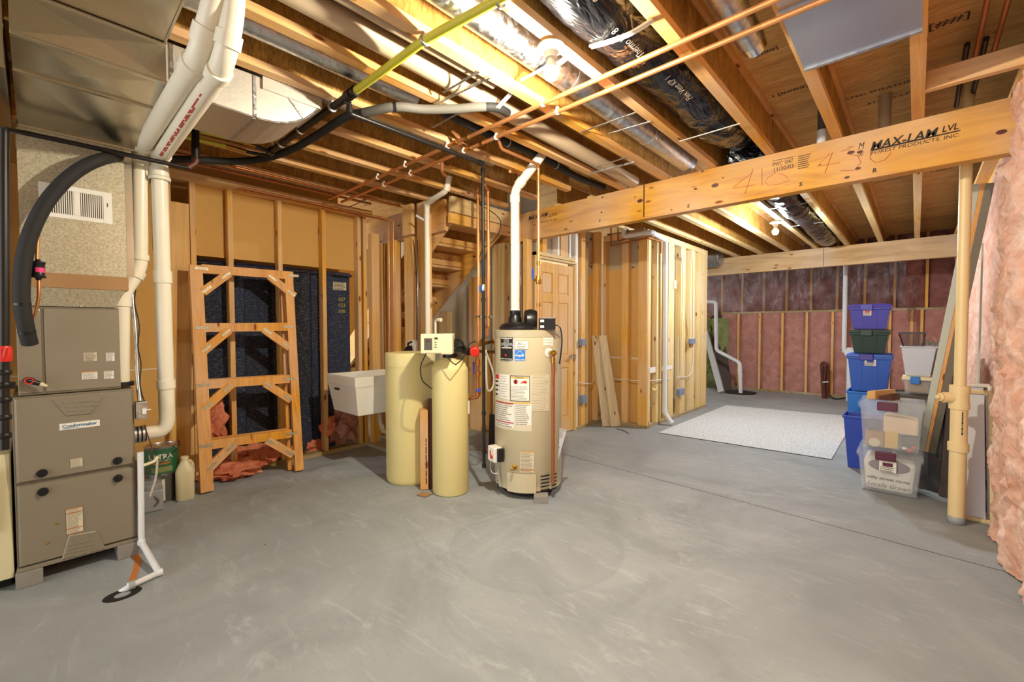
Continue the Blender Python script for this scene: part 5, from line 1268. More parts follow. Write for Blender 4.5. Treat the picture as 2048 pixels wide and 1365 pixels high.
P = [FZ(884, 320, 2.54), FZ(884, 345, 2.47), FZ(893, 352, 2.46)]
pipe('copper_stub', 'bent copper stub hanging above the white drain jog', 'pipe', P, .012, 'copper', .015)
# yellow and black gas piping
P = [FZ(1030, -18, 2.53), FZ(850, 80, 2.53), FZ(712, 181, 2.53)]
t = pipe('gas_tube', 'bright yellow gas tube slanting under the joists at the top centre', 'pipe', P, .019, 'yellow', .0)
for s in ((850, 80), (1000, 3)): q = FZ(s[0], s[1], 2.53); clip(q, .019, t, 'steel')
A, B = FZ(712, 181, 2.53), FZ(538, 306, 2.50)
t = pipe('gas_pipe', 'thick black steel gas pipe continuing the yellow tube toward the left wall', 'pipe', [A, B], .020, 'bpipe', 0, [col(A, B, .06, .05), col(A, B, .015, .03), col(A, B, .97, .05)], 1.35)
for s in ((674, 205), (613, 250), (570, 285), (545, 302)): q = A.lerp(B, (712-s[0])/174); clip(q, .020, t, 'steel')
T0 = A.lerp(B, .10); P = [T0, T0+Vector((0, .0, -.075)), FZ(699, 240, 2.445), FZ(966, 326, 2.445)]; P[1] = Vector((T0.x, T0.y, 2.46)); P[2] = Vector((T0.x, T0.y, 2.445))
P = [T0, Vector((T0.x, T0.y, 2.450)), Vector((T0.x+.01, 2.20, 2.450))]
P[2] = FZ(966, 328, 2.45); P[1] = Vector((P[2].x, T0.y+.02, 2.45)); P[0] = Vector((P[2].x, T0.y+.02, 2.50))
t = pipe('gas_run', 'slim black steel gas pipe running from the tee to the drop by the heater', 'pipe', P, .0135, 'bpipe', .02, [col(P[0], P[1], .7, .03), col(P[1], P[2], .98, .04)], 1.4)
MB().cyl(T0, P[0], .016).build('tee', 'bpipe', t)
for i, (p, q, r_, s) in enumerate((((200, 250), (478, 281), (508, 292), (540, 303)), ((240, 268), (452, 292), (490, 303), (535, 312)))):
    a, b, c, d_ = FZ(p[0], p[1], 2.47), FZ(q[0], q[1], 2.49), FZ(r_[0], r_[1], 2.50), FZ(s[0], s[1], 2.50)
    a.x = b.x-.0; a.y = .45
    t = thing('gas_tube', '%s of two thin yellow gas tubes beneath the curved duct' % ('upper', 'lower')[i], 'pipe', a)
    MB().tube([a, b], .013, 12).build('yellow_tube', 'yellow', t); MB().tube([b, c], .014, 12).build('brass_fitting', 'brass', t); MB().tube([c, d_], .012, 12).build('black_nipple', 'bpipe', t)
# copper tubes along the top of the left wall
for i, (p, q) in enumerate((((420, 317), (690, 386)), ((420, 332), (742, 408)), ((560, 352), (800, 412)))):
    b = FZ(q[0], q[1], 2.54); a = Vector((b.x, .5, 2.54))
    pipe('copper_pipe', '%s copper tube along the joists above the left stud wall' % ('uppermost', 'middle', 'lowest')[i], 'pipe', [a, b], .0115, 'copperd', 0)
for i, (px, py) in enumerate(((693, 395), (727, 408))):
    p = FZ(px, py, 2.50); pipe('pipe_hook', 'small wire hook under the joists at left, %s one' % ('left', 'right')[i], 'hook', [p+Vector((0, 0, .06)), p, p+Vector((0, .02, -.015)), p+Vector((0, .03, .0))], .003, 'steel', .01)
# beige drain pipes in the bay
t = thing('drain_pipe', 'thick beige drain pipe lying in the joist bay left of the bulb', 'pipe', (-1.83, 1.6, 2.62))
MB().cyl((-1.82, -1.2, 2.635), (-1.90, 3.68, 2.60), .052, n=28).build('pipe', 'pvcb', t)
for y in (1.55, 3.1): MB().bar((-2.02, y, 2.548), (-1.61, y+.03, 2.552), .012, .012).build('hanger_rod', 'steel', t)
t = thing('drain_pipe', 'slimmer beige pipe with red print beside the thick beige drain pipe', 'pipe', (-1.69, 1, 2.62))
MB().cyl((-1.705, -1.2, 2.60), (-1.705, 1.7, 2.60), .024, n=20).build('pipe', 'pvcb', t)
lines(lambda u, v: Vector((-1.705-.0165, .4+u, 2.582+v*.5)), 1.2, .014, 1, .7, 4).build('printed_marks', 'inkr', t)
# dark flexible line in next bay
P = smooth([Vector((-2.14, 1.7, 2.60)), Vector((-2.16, 2.2, 2.60)), Vector((-2.18, 2.7, 2.62)), Vector((-2.2, 3.2, 2.60)), Vector((-2.2, 3.66, 2.61))])
t = thing('foam_pipe', 'black foam-covered pipe lying in the bay left of the beige drain pipe', 'pipe', P[0])
MB().tube(P, .028, 14).build('foam_jacket', 'foam', t)
for i in (6, 12): MB().cyl(P[i]-Vector((0, .006, 0)), P[i]+Vector((0, .006, 0)), .030, n=14).build('tape_band', 'grey', t)
# round silver duct
t = thing('round_duct', 'round silver duct in the joist bay just right of the bulb', 'duct', (-1.42, 1.8, 2.58))
MB().cyl((-1.42, -1, 2.655), (-1.42, 3.69, 2.655), .078, n=40).build('tube', 'steel', t)
for y in (1.05, 2.0, 2.95): MB().lathe([(.079, -.012), (.081, -.004), (.081, .004), (.079, .012)], (-1.42, y, 2.655), axis=(0, 1, 0), n=40).build('joint_bead', 'steel', t)
MB().bar((-1.62, 2.42, 2.552), (-1.25, 2.45, 2.566), .014, .004).build('hanger_strap', 'steel', t)
t = thing('round_duct', 'long silver duct in the bay right of the dark joists left of the bulb', 'duct', (-2.2, 1, 2.6))
MB().cyl((-2.22, -1, 2.66), (-2.22, 1.55, 2.66), .06, n=32).build('tube', 'steel', t)
t = thing('round_duct', 'slim silver duct in the bay above the copper line near the white vents', 'duct', (-2.6, 1, 2.6))
MB().cyl((-2.62, 1.15, 2.68), (-2.62, 2.6, 2.68), .05, n=32).build('tube', 'steel', t)
# black insulated duct
def flex(y0, y1, r, zc, x, lab, k=1):
    t = thing('insulated_duct', lab, 'duct', (x, (y0+y1)/2, zc-r))
    pts = []; rs = []; n_ = int((y1-y0)/.03)
    for i in range(n_+1):
        y = y0+(y1-y0)*i/n_; pts.append(Vector((x+.01*math.sin(y*2), y, zc+.012*math.sin(y*3.1)+(.07*max(0, (y-3.2)/.5) if k else 0))))
        pinch = sum(math.exp(-((y-c)/.05)**2) for c in PIN)
        rs.append(r*(1+.03*math.sin(y*9)-.12*pinch)*(1-.25*max(0, (y-3.3)/.4) if k else 1))
    b = MB(); b.tube(pts, rs, 44)
    for i, v in enumerate(b.v):
        c = pts[min(i//44, n_)]; d = v-c; pr = noise.fractal(Vector((v.x*9, v.y*14, v.z*9)), .9, 2, 3)
        b.v[i] = c+d*(1+.05*pr)
    b.build('foil_jacket', 'foil', t); return t
PIN = [2.97, 0.9]
fd1 = flex(-.6, 3.66, .160, 2.715, -1.018, 'shiny black foil-wrapped insulated duct between joists, printed with white lettering')
MB().bar((-1.20, 2.97, 2.54), (-.83, 2.99, 2.55), .012, .003).build('hanger_strap', 'whitel', fd1)
def dtext(px, py, s, size, w_, ang=0):
    p = FZ(px, py, 2.512); u = Vector((math.sin(ang)*-1, -math.cos(ang), 0)); v = Vector((-math.cos(ang), math.sin(ang), 0))
    xc, zc = -1.015, 2.715
    def f(a, b):
        q = p+u*a+v*b; th = (q.x-xc)/.169; return Vector((xc+.174*math.sin(th), q.y, zc-.174*math.cos(th)+.012*math.sin(q.y*3.1)))
    text(s, size, f, 'whitel', fd1, 'white_lettering', w=w_)
dtext(1212, 12, '8', .07, .03, .0); dtext(1290, 125, 'Thermo KP 8', .045, .26, .0); dtext(1385, 215, 'Flex Vent KP 1', .045, .30, .0); dtext(1410, 290, '8', .05, .022); dtext(1468, 275, '8', .05, .022)
PIN = [4.3, 5.3]
f2_ = flex(3.82, 8.2, .145, 2.66, -1.015, 'shiny black insulated duct continuing beyond the first beam near the far bulb', 0)
for y in (4.3, 5.3, 6.4): MB().bar((-1.20, y, 2.54), (-.83, y+.01, 2.545), .012, .003).build('hanger_strap', 'steel', f2_)
# silver stub, pan, red pipes
t = thing('round_duct', 'short round silver duct stub ending in an open joist bay at top right', 'duct', (-.6, 2, 2.6))
MB().cyl((-.615, 0, 2.675), (-.615, 2.36, 2.675), .060, n=36).build('tube', 'steel', t); MB().cyl((-.615, 2.36, 2.675), (-.615, 2.44, 2.675), .055, n=36).build('end_collar', 'chrome', t)
t = thing('sheet_pan', 'flat grey sheet metal pan nailed under two joists at the top right', 'duct', (-.2, 1.9, 2.55))
MB().add([(-.43, .6, 2.556), (-.005, .6, 2.556), (-.005, 2.60, 2.556), (-.43, 2.60, 2.556), (-.2, 1.7, 2.552)], [(0, 1, 4), (1, 2, 4), (2, 3, 4), (3, 0, 4)]).build('sheet', 'galvpan', t) if 'galvpan' in M else None
M['galvpan'] = metalm('zinc_sheet', 'b9bfcc', .38, 300, .9, .10)
MB().box(-.43, .6, 2.5515, -.005, 2.59, 2.5575).build('sheet', 'galvpan', t)
MB().box(-.43, 2.585, 2.545, -.005, 2.605, 2.559).build('folded_edge', 'steel', t)
for i, (a, b) in enumerate(((1970, 1942), (2008, 1974))):
    q = FZ(b, 152, 2.72); pipe('red_pipe', '%s of two dull red copper pipes running to a block near the right wall' % ('left', 'right')[i], 'pipe', [Vector((q.x, 1.2, 2.72)), Vector((q.x, max(3.3, q.y), 2.72))], .011, 'copperd', 0)
    pipe('black_pipe', '%s of two dark pipe ends above the beam at the right wall' % ('left', 'right')[i], 'pipe', [Vector((q.x-.035, 3.33, 2.76)), Vector((q.x-.035, 4.2, 2.76))], .013, 'bpipe', 0)
# cables
def cable(pts, lab, r=.006, n_=1, mat='cable', off=(0, .016, 0), name='cable'):
    P = smooth(pts); t = thing(name, lab, 'cable', P[0])
    for i in range(n_): MB().tube([p+Vector(off)*i for p in P], r, 8).build('strand', mat, t)
cable([FZ(1180, 92, 2.56), FZ(1215, 82, 2.525), FZ(1260, 65, 2.52), FZ(1304, 38, 2.56)], 'white paired cable crossing under the black duct', .006, 2)
cable([FZ(1042, 160, 2.57), FZ(1068, 147, 2.555), FZ(1092, 133, 2.55)], 'white cable stub left of the nearest bulb', .007)
cable([FZ(1113, 128, 2.55), FZ(1126, 118, 2.555), FZ(1138, 110, 2.575)], 'white cable stub right of the nearest bulb', .006, 2)
cable([FZ(965, 219, 2.53), FZ(988, 218, 2.53), FZ(1002, 205, 2.55), FZ(1020, 186, 2.58)], 'white paired cable leaving the end of the foam-covered line', .005, 2)
for i, (a, b) in enumerate((((886, 185), (958, 143)), ((865, 255), (925, 222)), ((1217, 268), (1302, 243)), ((1194, 334), (1252, 315)), ((742, 395), (690, 418)))):
    p, q = FZ(a[0], a[1], 2.553), FZ(b[0], b[1], 2.556)
    solo(MB().bar(p, q, .014, .004), 'hanger_strap', 'steel', 'thin metal hanger strap under the joists, ' + ('above the foam-covered line', 'left of the foam-covered line', 'below the silver duct', 'across the beige drain pipe near the beam', 'over the left wall')[i], 'strap')
cable([FY(862, 372, 2.9), FY(935, 398, 2.9), FY(985, 425, 2.9), FY(1002, 448, 2.9), FY(990, 478, 2.9), FY(962, 505, 2.9), FY(957, 560, 2.9), FY(955, 640, 2.9)], 'thin black cable sagging from the stairs past the copper risers', .004, 1, 'black')
# pipes above the first beam
q = FY(1770, 210, 3.95); t = thing('drain_pipe', 'short tan vertical pipe coming through the deck above the first beam', 'pipe', q)
MB().cyl((q.x, 3.95, 2.45), (q.x, 3.95, 2.864), .035, n=24).build('pipe', 'pvcb', t)
q = FY(1643, 262, 3.85); t = thing('drain_pipe', 'small white coupling peeking over the first beam beside a joist', 'pipe', q)
MB().cyl((q.x, 3.86, 2.50), (q.x, 3.86, 2.70), .030, n=20).build('pipe', 'pvcw', t); MB().cyl((q.x, 3.86, 2.70), (q.x, 3.86, 2.864), .026, n=20).build('sleeve', 'darkcard', t)

# ================================================================ CLOSET AND DOOR DETAILS
pts = [FX(1243, 455, -2.42)]*0
Z = 2.47
P = [FY(1245, 462, 5.15), FY(1248, 474, 5.15), FY(1292, 468, 5.15), FX(1330, 480, -2.42), FX(1325, 700, -2.42), FX(1327, 826, -2.42), FX(1336, 850, -2.40)]
P[0] = P[1]+Vector((0, 0, .10)); P[2] = Vector((-2.42, 5.13, 2.46)); P[3] = Vector((-2.42, 5.56, 2.42)); P[4] = Vector((-2.42, 5.58, 1.0)); P[5] = Vector((-2.42, 5.58, .16)); P[6] = Vector((-2.33, 5.60, .03))
t = pipe('drain_pipe', 'white pipe wrapping the closet corner and dropping down its stud wall to the floor', 'pipe', P, .030, 'pvcw', .05, [col(P[1], P[2], .85, .05), col(P[2], P[3], .15, .05), col(P[4], P[5], .97, .04), col(P[5], P[6], .9, .03)])
for i, (a, b) in enumerate((((1222, 445), (1222, 492)), ((1236, 450), (1236, 482)))):
    p, q = FY(a[0], a[1], 5.19), FY(b[0], b[1], 5.19); r_ = Vector((-2.47, 5.17, q.z+.03)); s = Vector((-2.44, 5.48, q.z+.02))
    pipe('copper_pipe', '%s dark copper line bent along the closet wall top' % ('left', 'right')[i], 'pipe', [p, q, r_, s, s-Vector((0, 0, .15+2.0*i*.0))], .009, 'copperd', .02)
def ebox(p, w_, h_, lab, ax, mat='greyb', cat='electrical box'):
    t = thing('junction_box', lab, cat, p)
    if ax == 'X': MB().box(p.x, p.y, p.z, p.x+.055, p.y+w_, p.z+h_).build('box', mat, t, bevel=.003)
    else: MB().box(p.x, p.y-.05, p.z, p.x+w_, p.y, p.z+h_).build('box', mat, t, bevel=.003)
    MB().tube(smooth([p+Vector((.02, .03, h_)), p+Vector((.022, .05, h_+.12)), p+Vector((.015, .04, h_+.4)), p+Vector((.01, .04, h_+.75))]), .004, 6).build('cable', 'cable', t)
ebox(FX(1157, 692, XD), .085, .085, 'blue-grey electrical box on the stud beside the door handle', 'X')
ebox(FX(1158, 808, XD), .10, .105, 'blue-grey electrical box low on the stud right of the door', 'X')
ebox(FX(1376, 688, X5), .15, .075, 'blue-grey electrical box midway up the long closet wall', 'X')
ebox(FX(1352, 792, X5), .17, .095, 'blue-grey electrical box low on the long closet wall', 'X')
for i, (a, b) in enumerate((((1299, 747), (1311, 734)), ((1324, 742), (1345, 731)))):
    p, q = FX(a[0], a[1], X5+.004), FX(b[0], b[1], X5+.004)
    solo(box(X5, p.y, p.z, X5+.006, q.y, q.z), 'nail_plate', 'white', '%s of two white nail plates on the closet corner studs' % ('left', 'right')[i], 'plate')
p = FX(1346, 577, X5); solo(box(X5, p.y, p.z, X5+.02, p.y+.07, p.z+.11), 'outlet_plate', 'white', 'small white box high on the long closet wall', 'plate')
cable([FX(1362, 500, X5+.012), FX(1367, 560, X5+.012), FX(1364, 680, X5+.014), FX(1364, 780, X5+.012)], 'pale cable running down the third stud of the long closet wall', .006)
cable([FX(1384, 500, X5+.012), FX(1387, 560, X5+.012), FX(1386, 670, X5+.014), FX(1386, 730, X5+.014), FX(1378, 752, X5+.02), FX(1352, 754, X5+.02)], 'pale cable looping along the fourth stud of the long closet wall', .006)
cable([FX(1158, 765, XD+.03), FX(1180, 768, XD+.02), FY(1200, 758, 5.19), FY(1250, 760, 5.19), FY(1276, 762, 5.19), FX(1310, 761, X5+.02), FX(1340, 757, X5+.02)], 'long pale cable threaded level around the closet studs', .006)
t = thing('leaning_boards', 'pair of long cream boards leaning in the closet recess', 'boards', FZ(1220, 853, 0))
for i, (tx, bx) in enumerate((((1183, 1197.5), (1205, 1222)), ((1198, 1212), (1222.5, 1240)))):
    T0_, T1_ = FY(tx[0], 672, 5.05), FY(tx[1], 671, 5.08); B0, B1 = FZ(bx[0], 854, 0), FZ(bx[1], 852, 0)
    th_ = Vector((.0, .03, 0)); MB().hexa([B0, B1, B1+th_, B0+th_, T0_, T1_, T1_+th_, T0_+th_]).build('board', 'palewood', t, bevel=.003)
T0_, B0 = FX(1309, 779, -2.44), FZ(1298, 845, 0)
solo(MB().bar(B0+Vector((0, 0, .01)), T0_, .05, .03, (0, 1, 0)), 'short_board', 'spruce_z', 'short board leaning against the closet corner studs', 'board')
cable([FZ(1233, 858, .004), FZ(1248, 862, .004), FZ(1257, 868, .004)], 'thin dark cord on the floor at the foot of the leaning boards', .004, 1, 'black')
# floor pad
solo(MB().hexa([FZ(1316, 865.5, 0), FZ(1663, 919, 0), FZ(1712, 834, 0), FZ(1452, 811, 0), FZ(1316, 865.5, .008), FZ(1663, 919, .008), FZ(1712, 834, .008), FZ(1452, 811, .008)]), 'floor_pad', 'pad', 'large speckled grey pad lying on the floor beside the closet', 'mat')

# ================================================================ BACK WALL ITEMS
q = FY(1691, 560, 9.6); c2 = FY(1702, 725, 9.6)
P = [Vector((q.x, 9.6, 2.6)), Vector((q.x, 9.6, FY(1691, 700, 9.6).z)), Vector((c2.x, 9.6, FY(1702, 720, 9.6).z)), Vector((c2.x, 9.6, .05))]
t = pipe('drain_pipe', 'white vertical pipe with a kink in front of the pink back wall', 'pipe', P, .035, 'pvcw', .05, [col(P[1], P[2], .1, .04), col(P[1], P[2], .9, .04)])
MB().cyl(Vector((c2.x, 9.6, 0)), Vector((c2.x, 9.6, .93)), .062, n=24).build('wide_lower_pipe', 'pvcw', t); MB().lathe([(.075, 0), (.075, .03), (.001, .03)], (c2.x-.0, 9.53, .84), axis=(-.3, -1, 0), n=24).build('cleanout_cap', 'pvcw', t)
YS = 9.25
P = [FY(1400, 603, YS), FY(1432, 604, YS), FY(1433, 701, YS), FY(1480, 726, YS), FY(1482, 788, YS)]; P[4].z = .0; P[4].x = P[3].x+.02
t = pipe('drain_pipe', 'zigzag white pipe running down to the dark sump cover at the back left', 'pipe', P, .034, 'pvcw', .06, [col(P[3], P[4], .25, .05), col(P[3], P[4], .4, .04)])
q = FY(1482, 791, YS); q = Vector((P[4].x, YS, 0)); solo(MB().lathe([(.30, 0), (.30, .012), (.001, .014)], q+Vector((-.05, .1, 0)), n=36), 'sump_cover', 'blackm', 'dark round sump cover on the floor at the back left', 'sump')
solo(MB().hexa([FY(1432, 789, 9.5), FY(1466, 785, 9.6), FY(1466, 785, 9.64), FY(1432, 789, 9.54), FY(1420, 636, 9.75), FY(1441, 622, 9.85), FY(1441, 622, 9.88), FY(1420, 636, 9.78)]), 'plywood_sheet', 'dpanel', 'dark brown sheet leaning against the back wall behind the white zigzag pipe', 'panel')
b0 = FZ(1443, 788, 0); t1 = FY(1411, 664, 9.7)
solo(MB().bar(b0+Vector((0, 0, .03)), t1, .11, .05, (0, 1, 0)), 'metal_strip', 'gutter', 'pale grey metal strip leaning by the closet end at the back left', 'strip')
gq = FY(1413, 780, 9.8); MBg = batt(-3.5, -2.88, .02, 1.48, 9.72, 'fibreg', 77, .05, 16, 40, .06)
solo(MBg, 'insulation_roll', 'fibreg', 'mossy green insulation batt propped at the back left corner', 'insulation')
yc = 9.62
q = FY(1648, 800, yc); t = thing('pipe_coil', 'flattened loop of old brown tubing standing against the back wall', 'tubing', Vector((q.x, yc, 0)))
for k, (a, b, c_, d_) in enumerate((((1642, 1654, 726, 801)), ((1646, 1657, 728, 798)), ((1643, 1651, 733, 803)))):
    P = [FY(a, c_+8, yc-.02*k), FY(a+2, c_, yc-.02*k), FY(b-2, c_, yc-.02*k), FY(b, c_+8, yc-.02*k), FY(b-3, (c_+d_)/2, yc-.02*k), FY(b-2, d_-12, yc-.02*k), FY((a+b)/2, d_, yc-.02*k), FY(a+3, d_-14, yc-.02*k), FY(a, c_+8, yc-.02*k)]
    MB().tube(smooth(P, 4), .017, 8).build('tube_loop', 'rust', t)
MB().bar(FY(1645, 765, yc-.07), FY(1657, 764, yc-.07), .02, .02).build('binding', 'steel', t)
cable([FZ(1656, 790, .01), FZ(1668, 798, .01), FZ(1682, 798, .01), FZ(1692, 795, .01)], 'dark hose on the floor between the tubing loop and the white pipe', .012, 1, 'black')
# duct end
c = FY(1422, 516, 8.35); t = thing('round_duct', 'big round silver duct end poking out beneath the far beam by the closet', 'duct', c)
MB().cyl(c+Vector((-1.2, 0, .0)), c+Vector((.16, 0, 0)), .175, n=40).build('tube', 'steel', t); MB().cyl(c+Vector((.155, 0, 0)), c+Vector((.17, 0, 0)), .165, n=40).build('end_cap', 'galvpan', t)

# ================================================================ STORAGE AT THE RIGHT
def tote(name, lab, x0, x1, y0, y1, z0, z1, mat, lid=None, taper=.04, latch=None, rim=.02, openbox=False, lidh=.03, bev=.008, ribs=True):
    t = thing(name, lab, 'storage bin', ((x0+x1)/2, (y0+y1)/2, z0))
    zt = z1-(lidh if lid else 0)
    def sec(k, z, g=0): return [(x0+k-g, y0+k-g, z), (x1-k+g, y0+k-g, z), (x1-k+g, y1-k+g, z), (x0+k-g, y1-k+g, z)]
    rings = [sec(taper, z0), sec(.004, zt-rim), sec(0, zt-rim, .006), sec(0, zt, .006), sec(0, zt, -.006), sec(taper, z0+.012, -.006)]
    vs = [p for r_ in rings for p in r_]
    fs = [(3, 2, 1, 0)]+[(i+4*k, (i+1) % 4+4*k, (i+1) % 4+4*k+4, i+4*k+4) for k in range(5) for i in range(4)]+[(20, 21, 22, 23)]
    MB().add(vs, fs).build('body', mat, t, bevel=bev)
    if ribs:
        for s in (.32, .68):
            xx = x0+(x1-x0)*s; a = .5
            MB().hexa([(xx-.006, y0+taper-.006, z0+.02), (xx+.006, y0+taper-.006, z0+.02), (xx+.006, y0+taper+.01, z0+.02), (xx-.006, y0+taper+.01, z0+.02), (xx-.006, y0-.002, zt-rim), (xx+.006, y0-.002, zt-rim), (xx+.006, y0+.01, zt-rim), (xx-.006, y0+.01, zt-rim)]).build('rib', mat, t)
    if lid:
        P = [(x0-.012, y0-.012, zt), (x1+.012, y0-.012, zt), (x1+.012, y1+.012, zt), (x0-.012, y1+.012, zt), (x0-.004, y0-.004, z1), (x1+.004, y0-.004, z1), (x1+.004, y1+.004, z1), (x0-.004, y1+.004, z1)]
        MB().hexa(P).build('lid', lid, t, bevel=.006)
        MB().box(x0+.03, y0+.03, z1, x1-.03, y1-.03, z1+.004).build('lid_panel', lid, t, bevel=.003)
    if latch:
        w_ = (x1-x0)*.16; xm = (x0+x1)/2-.02; MB().box(xm-w_, y0-.026, zt-.03, xm+w_, y0-.002, z1+.002).build('latch', latch, t, bevel=.006)
    return t
def span(px0, px1, py, Y): return FY(px0, py, Y).x, FY(px1, py, Y).x
def zz(px, py, Y): return FY(px, py, Y).z
# left stack, Y about 5.5
Y = 5.5
zA = zz(1740, 785, Y); zB = zz(1740, 709, Y); zC = zz(1740, 660, Y); zD = zz(1740, 609, Y)
x0, x1 = span(1690, 1790, 700, Y)
a, b = span(1693, 1775, 780, Y); tote('storage_bin', 'bright blue bin at the bottom of the tall stack, under the big blue bin', a, b, Y, Y+.36, 0, zA-.002, 'bright', None, .03)
tote('storage_bin', 'big blue bin with sticker in the stack, under the dark green bin', x0+.02, x1-.02, Y, Y+.38, zA, zB, 'blue', 'blue', .035, 'purpled')
a, b = span(1698, 1780, 660, Y); tote('storage_bin', 'dark green bin in the tall stack beneath the purple bin', a+.01, b-.01, Y, Y+.36, zB+.006, zC, 'green', 'green', .03, 'green')
a, b = span(1696, 1783, 610, Y); p_ = tote('storage_bin', 'purple bin on top of the tall stack', a+.01, b-.01, Y, Y+.36, zC+.006, zD, 'purple', 'purple', .03, 'purple')
bins = [o for o in bpy.data.objects if o.name.startswith('storage_bin') and o.parent is None]
def sticker(px0, py0, px1, py1, Y, par, band=None, rows=3, seed=1, mat='whitel'):
    f0, f1 = FY(px0, py1, Y), FY(px1, py0, Y); f = lambda u, v: Vector((f0.x+u, Y, f0.z+v)); w_, h_ = f1.x-f0.x, f1.z-f0.z
    lb = patch(f, w_, h_).build('sticker', mat, par); lines(lambda u, v: f(u, v)+Vector((0, -.001, 0)), w_, h_*.5, rows, .4, seed).build('print', 'ink', lb)
    if band: patch(lambda u, v: f(u+w_*.2, v+h_*.5)+Vector((0, -.0012, 0)), w_*.6, h_*.35).build('colour_band', band, lb)
sticker(1726, 620, 1743, 632, Y-.003, bins[3], 'red'); sticker(1729, 720, 1752, 732, Y-.001, bins[1], 'cobalt')
# open cobalt tub
Y = 4.98
a, b = span(1687, 1745, 835, Y); z = zz(1700, 832, Y)
t = thing('open_bin', 'open cobalt blue waste bin standing left of the clear bins', 'storage bin', (a+.15, Y+.13, 0))
def sec(k, z, g=0): return [(a+k-g, Y+k-g, z), (a+.36-k+g, Y+k-g, z), (a+.36-k+g, Y+.26-k+g, z), (a+k-g, Y+.26-k+g, z)]
vs = sec(.035, 0)+sec(.0, z-.02)+sec(0, z-.02, .01)+sec(0, z, .01)+sec(0, z, -.004)+sec(.035, .02, -.004)
MB().add(vs, [(3, 2, 1, 0)]+[(i+4*k, (i+1) % 4+4*k, (i+1) % 4+4*k+4, i+4*k+4) for k in range(5) for i in range(4)]+[(20, 21, 22, 23)]).build('body', 'cobalt', t, bevel=.008)
# clear bins
Y = 4.36
x0, x1 = span(1716, 1846, 890, Y); zb_ = zz(1780, 906, Y); zt_ = zz(1780, 806, Y)
c1 = tote('clear_bin', 'lower clear bin with a printed cloth bag inside, on the floor', x0, x1, Y, Y+.36, 0, zb_, 'clear', 'clear', .025, 'maroon', lidh=.035, ribs=False)
c2_ = tote('clear_bin', 'upper clear bin holding boxes and peach cloth, stacked on another clear bin', x0+.004, x1+.004, Y+.01, Y+.37, zb_+.006, zt_, 'clear', 'clear', .025, 'maroon', lidh=.035, ribs=False)
cl_ = crumple((x0+x1)/2, Y+.19, .165, .135, .13, .15, 5, .12, 24, 1.5)
cb_ = thing('cloth_bag', 'cream cloth shopping bag inside the lower clear bin, printed willy street co-op', 'bag', ((x0+x1)/2, Y+.19, .02))
MB().hexa([(x0+.05, Y+.045, .02), (x1-.05, Y+.045, .02), (x1-.05, Y+.30, .02), (x0+.05, Y+.30, .02), (x0+.03, Y+.035, zb_-.075), (x1-.03, Y+.035, zb_-.075), (x1-.04, Y+.31, zb_-.06), (x0+.04, Y+.31, zb_-.06)]).build('cloth', 'cloth', cb_, bevel=.025)
bw = x1-x0
def bg(u, v): return Vector((x0+u, Y+.033-.0, v))
MB().add([bg(bw*.5+bw*.33*math.cos(t_), zz(1780, 936, Y)+.05*math.sin(t_)) for t_ in [i*.3142 for i in range(20)]], [tuple(range(20))]).build('printed_oval', 'maroon', cb_)
text('willy street co-op', .03, lambda u, v: bg(bw*.15+u, zz(1780, 965, Y)+v)+Vector((0, -.001, 0)), 'fibreg' if 0 else 'green', cb_, w=bw*.68, bold=.001)
text('Locally Grown', .045, lambda u, v: bg(bw*.16+u, zz(1780, 980, Y)+v)+Vector((0, -.001, 0)), 'ink', cb_, w=bw*.68, shear=.35)
lbf = FY(1779, 935, Y-.002); sticker(1758, 926, 1793, 942, Y-.006, c1, 'maroon')
def inner(name, lab, px0, px1, py0, py1, Y, d, mat, cat='box'):
    a, b = FY(px0, py1, Y), FY(px1, py0, Y); return solo(box(a.x, Y, max(a.z, zb_+.022), b.x, Y+d, b.z), name, mat, lab, cat, bevel=.004)
Yi = Y+.055
inner('cardboard_box', 'brown cardboard box with a round print inside the upper clear bin', 1730, 1768, 866, 905, Yi, .12, 'card')
o = bpy.data.objects['cardboard_box']; a = FY(1749, 885, Yi-.001); dsc = MB().add([a+Vector((math.cos(t_)*.035, 0, math.sin(t_)*.035)) for t_ in [i*.3142 for i in range(20)]], [tuple(range(20))]).build('round_print', 'beigel', o, org=None)
inner('yellow_packet', 'yellow paper packet inside the upper clear bin', 1768.5, 1797, 866, 905, Yi, .08, 'manila', 'packet')
inner('picture_box', 'dark box with a red printed face inside the upper clear bin', 1801, 1836, 878, 908, Yi, .08, 'darkcard')
o = bpy.data.objects['picture_box']; 
for i, (px, py, r_) in enumerate(((1818, 901, .022), (1828, 896, .014), (1808, 897, .014))):
    a = FY(px, py, Yi-.001-.0004*i); MB().add([a+Vector((math.cos(t_)*r_, 0, math.sin(t_)*r_*.7)) for t_ in [k*.5236 for k in range(12)]], [tuple(range(12))]).build('printed_spot', ('inkr', 'red', 'whitel')[i], o)
a, b = FY(1766, 866, Yi), FY(1838, 838, Yi)
solo(MB().hexa([(a.x, Yi, a.z+.002), (b.x, Yi, a.z+.002), (b.x, Yi+.2, a.z+.002), (a.x, Yi+.2, a.z+.002), (a.x, Yi+.01, b.z), (b.x, Yi+.02, b.z-.02), (b.x, Yi+.19, b.z-.02), (a.x, Yi+.19, b.z)]), 'folded_cloth', 'fabric', 'folded peach cloth lying over the boxes inside the upper clear bin', 'cloth', bevel=.015)
q = FY(1748, 848, Yi+.05); solo(crumple(q.x, q.y+.02, q.z-.005, .055, .07, .04, 9, .5, 16, 3), 'plastic_bag', 'smoke', 'crumpled clear plastic bag inside the upper clear bin', 'bag')
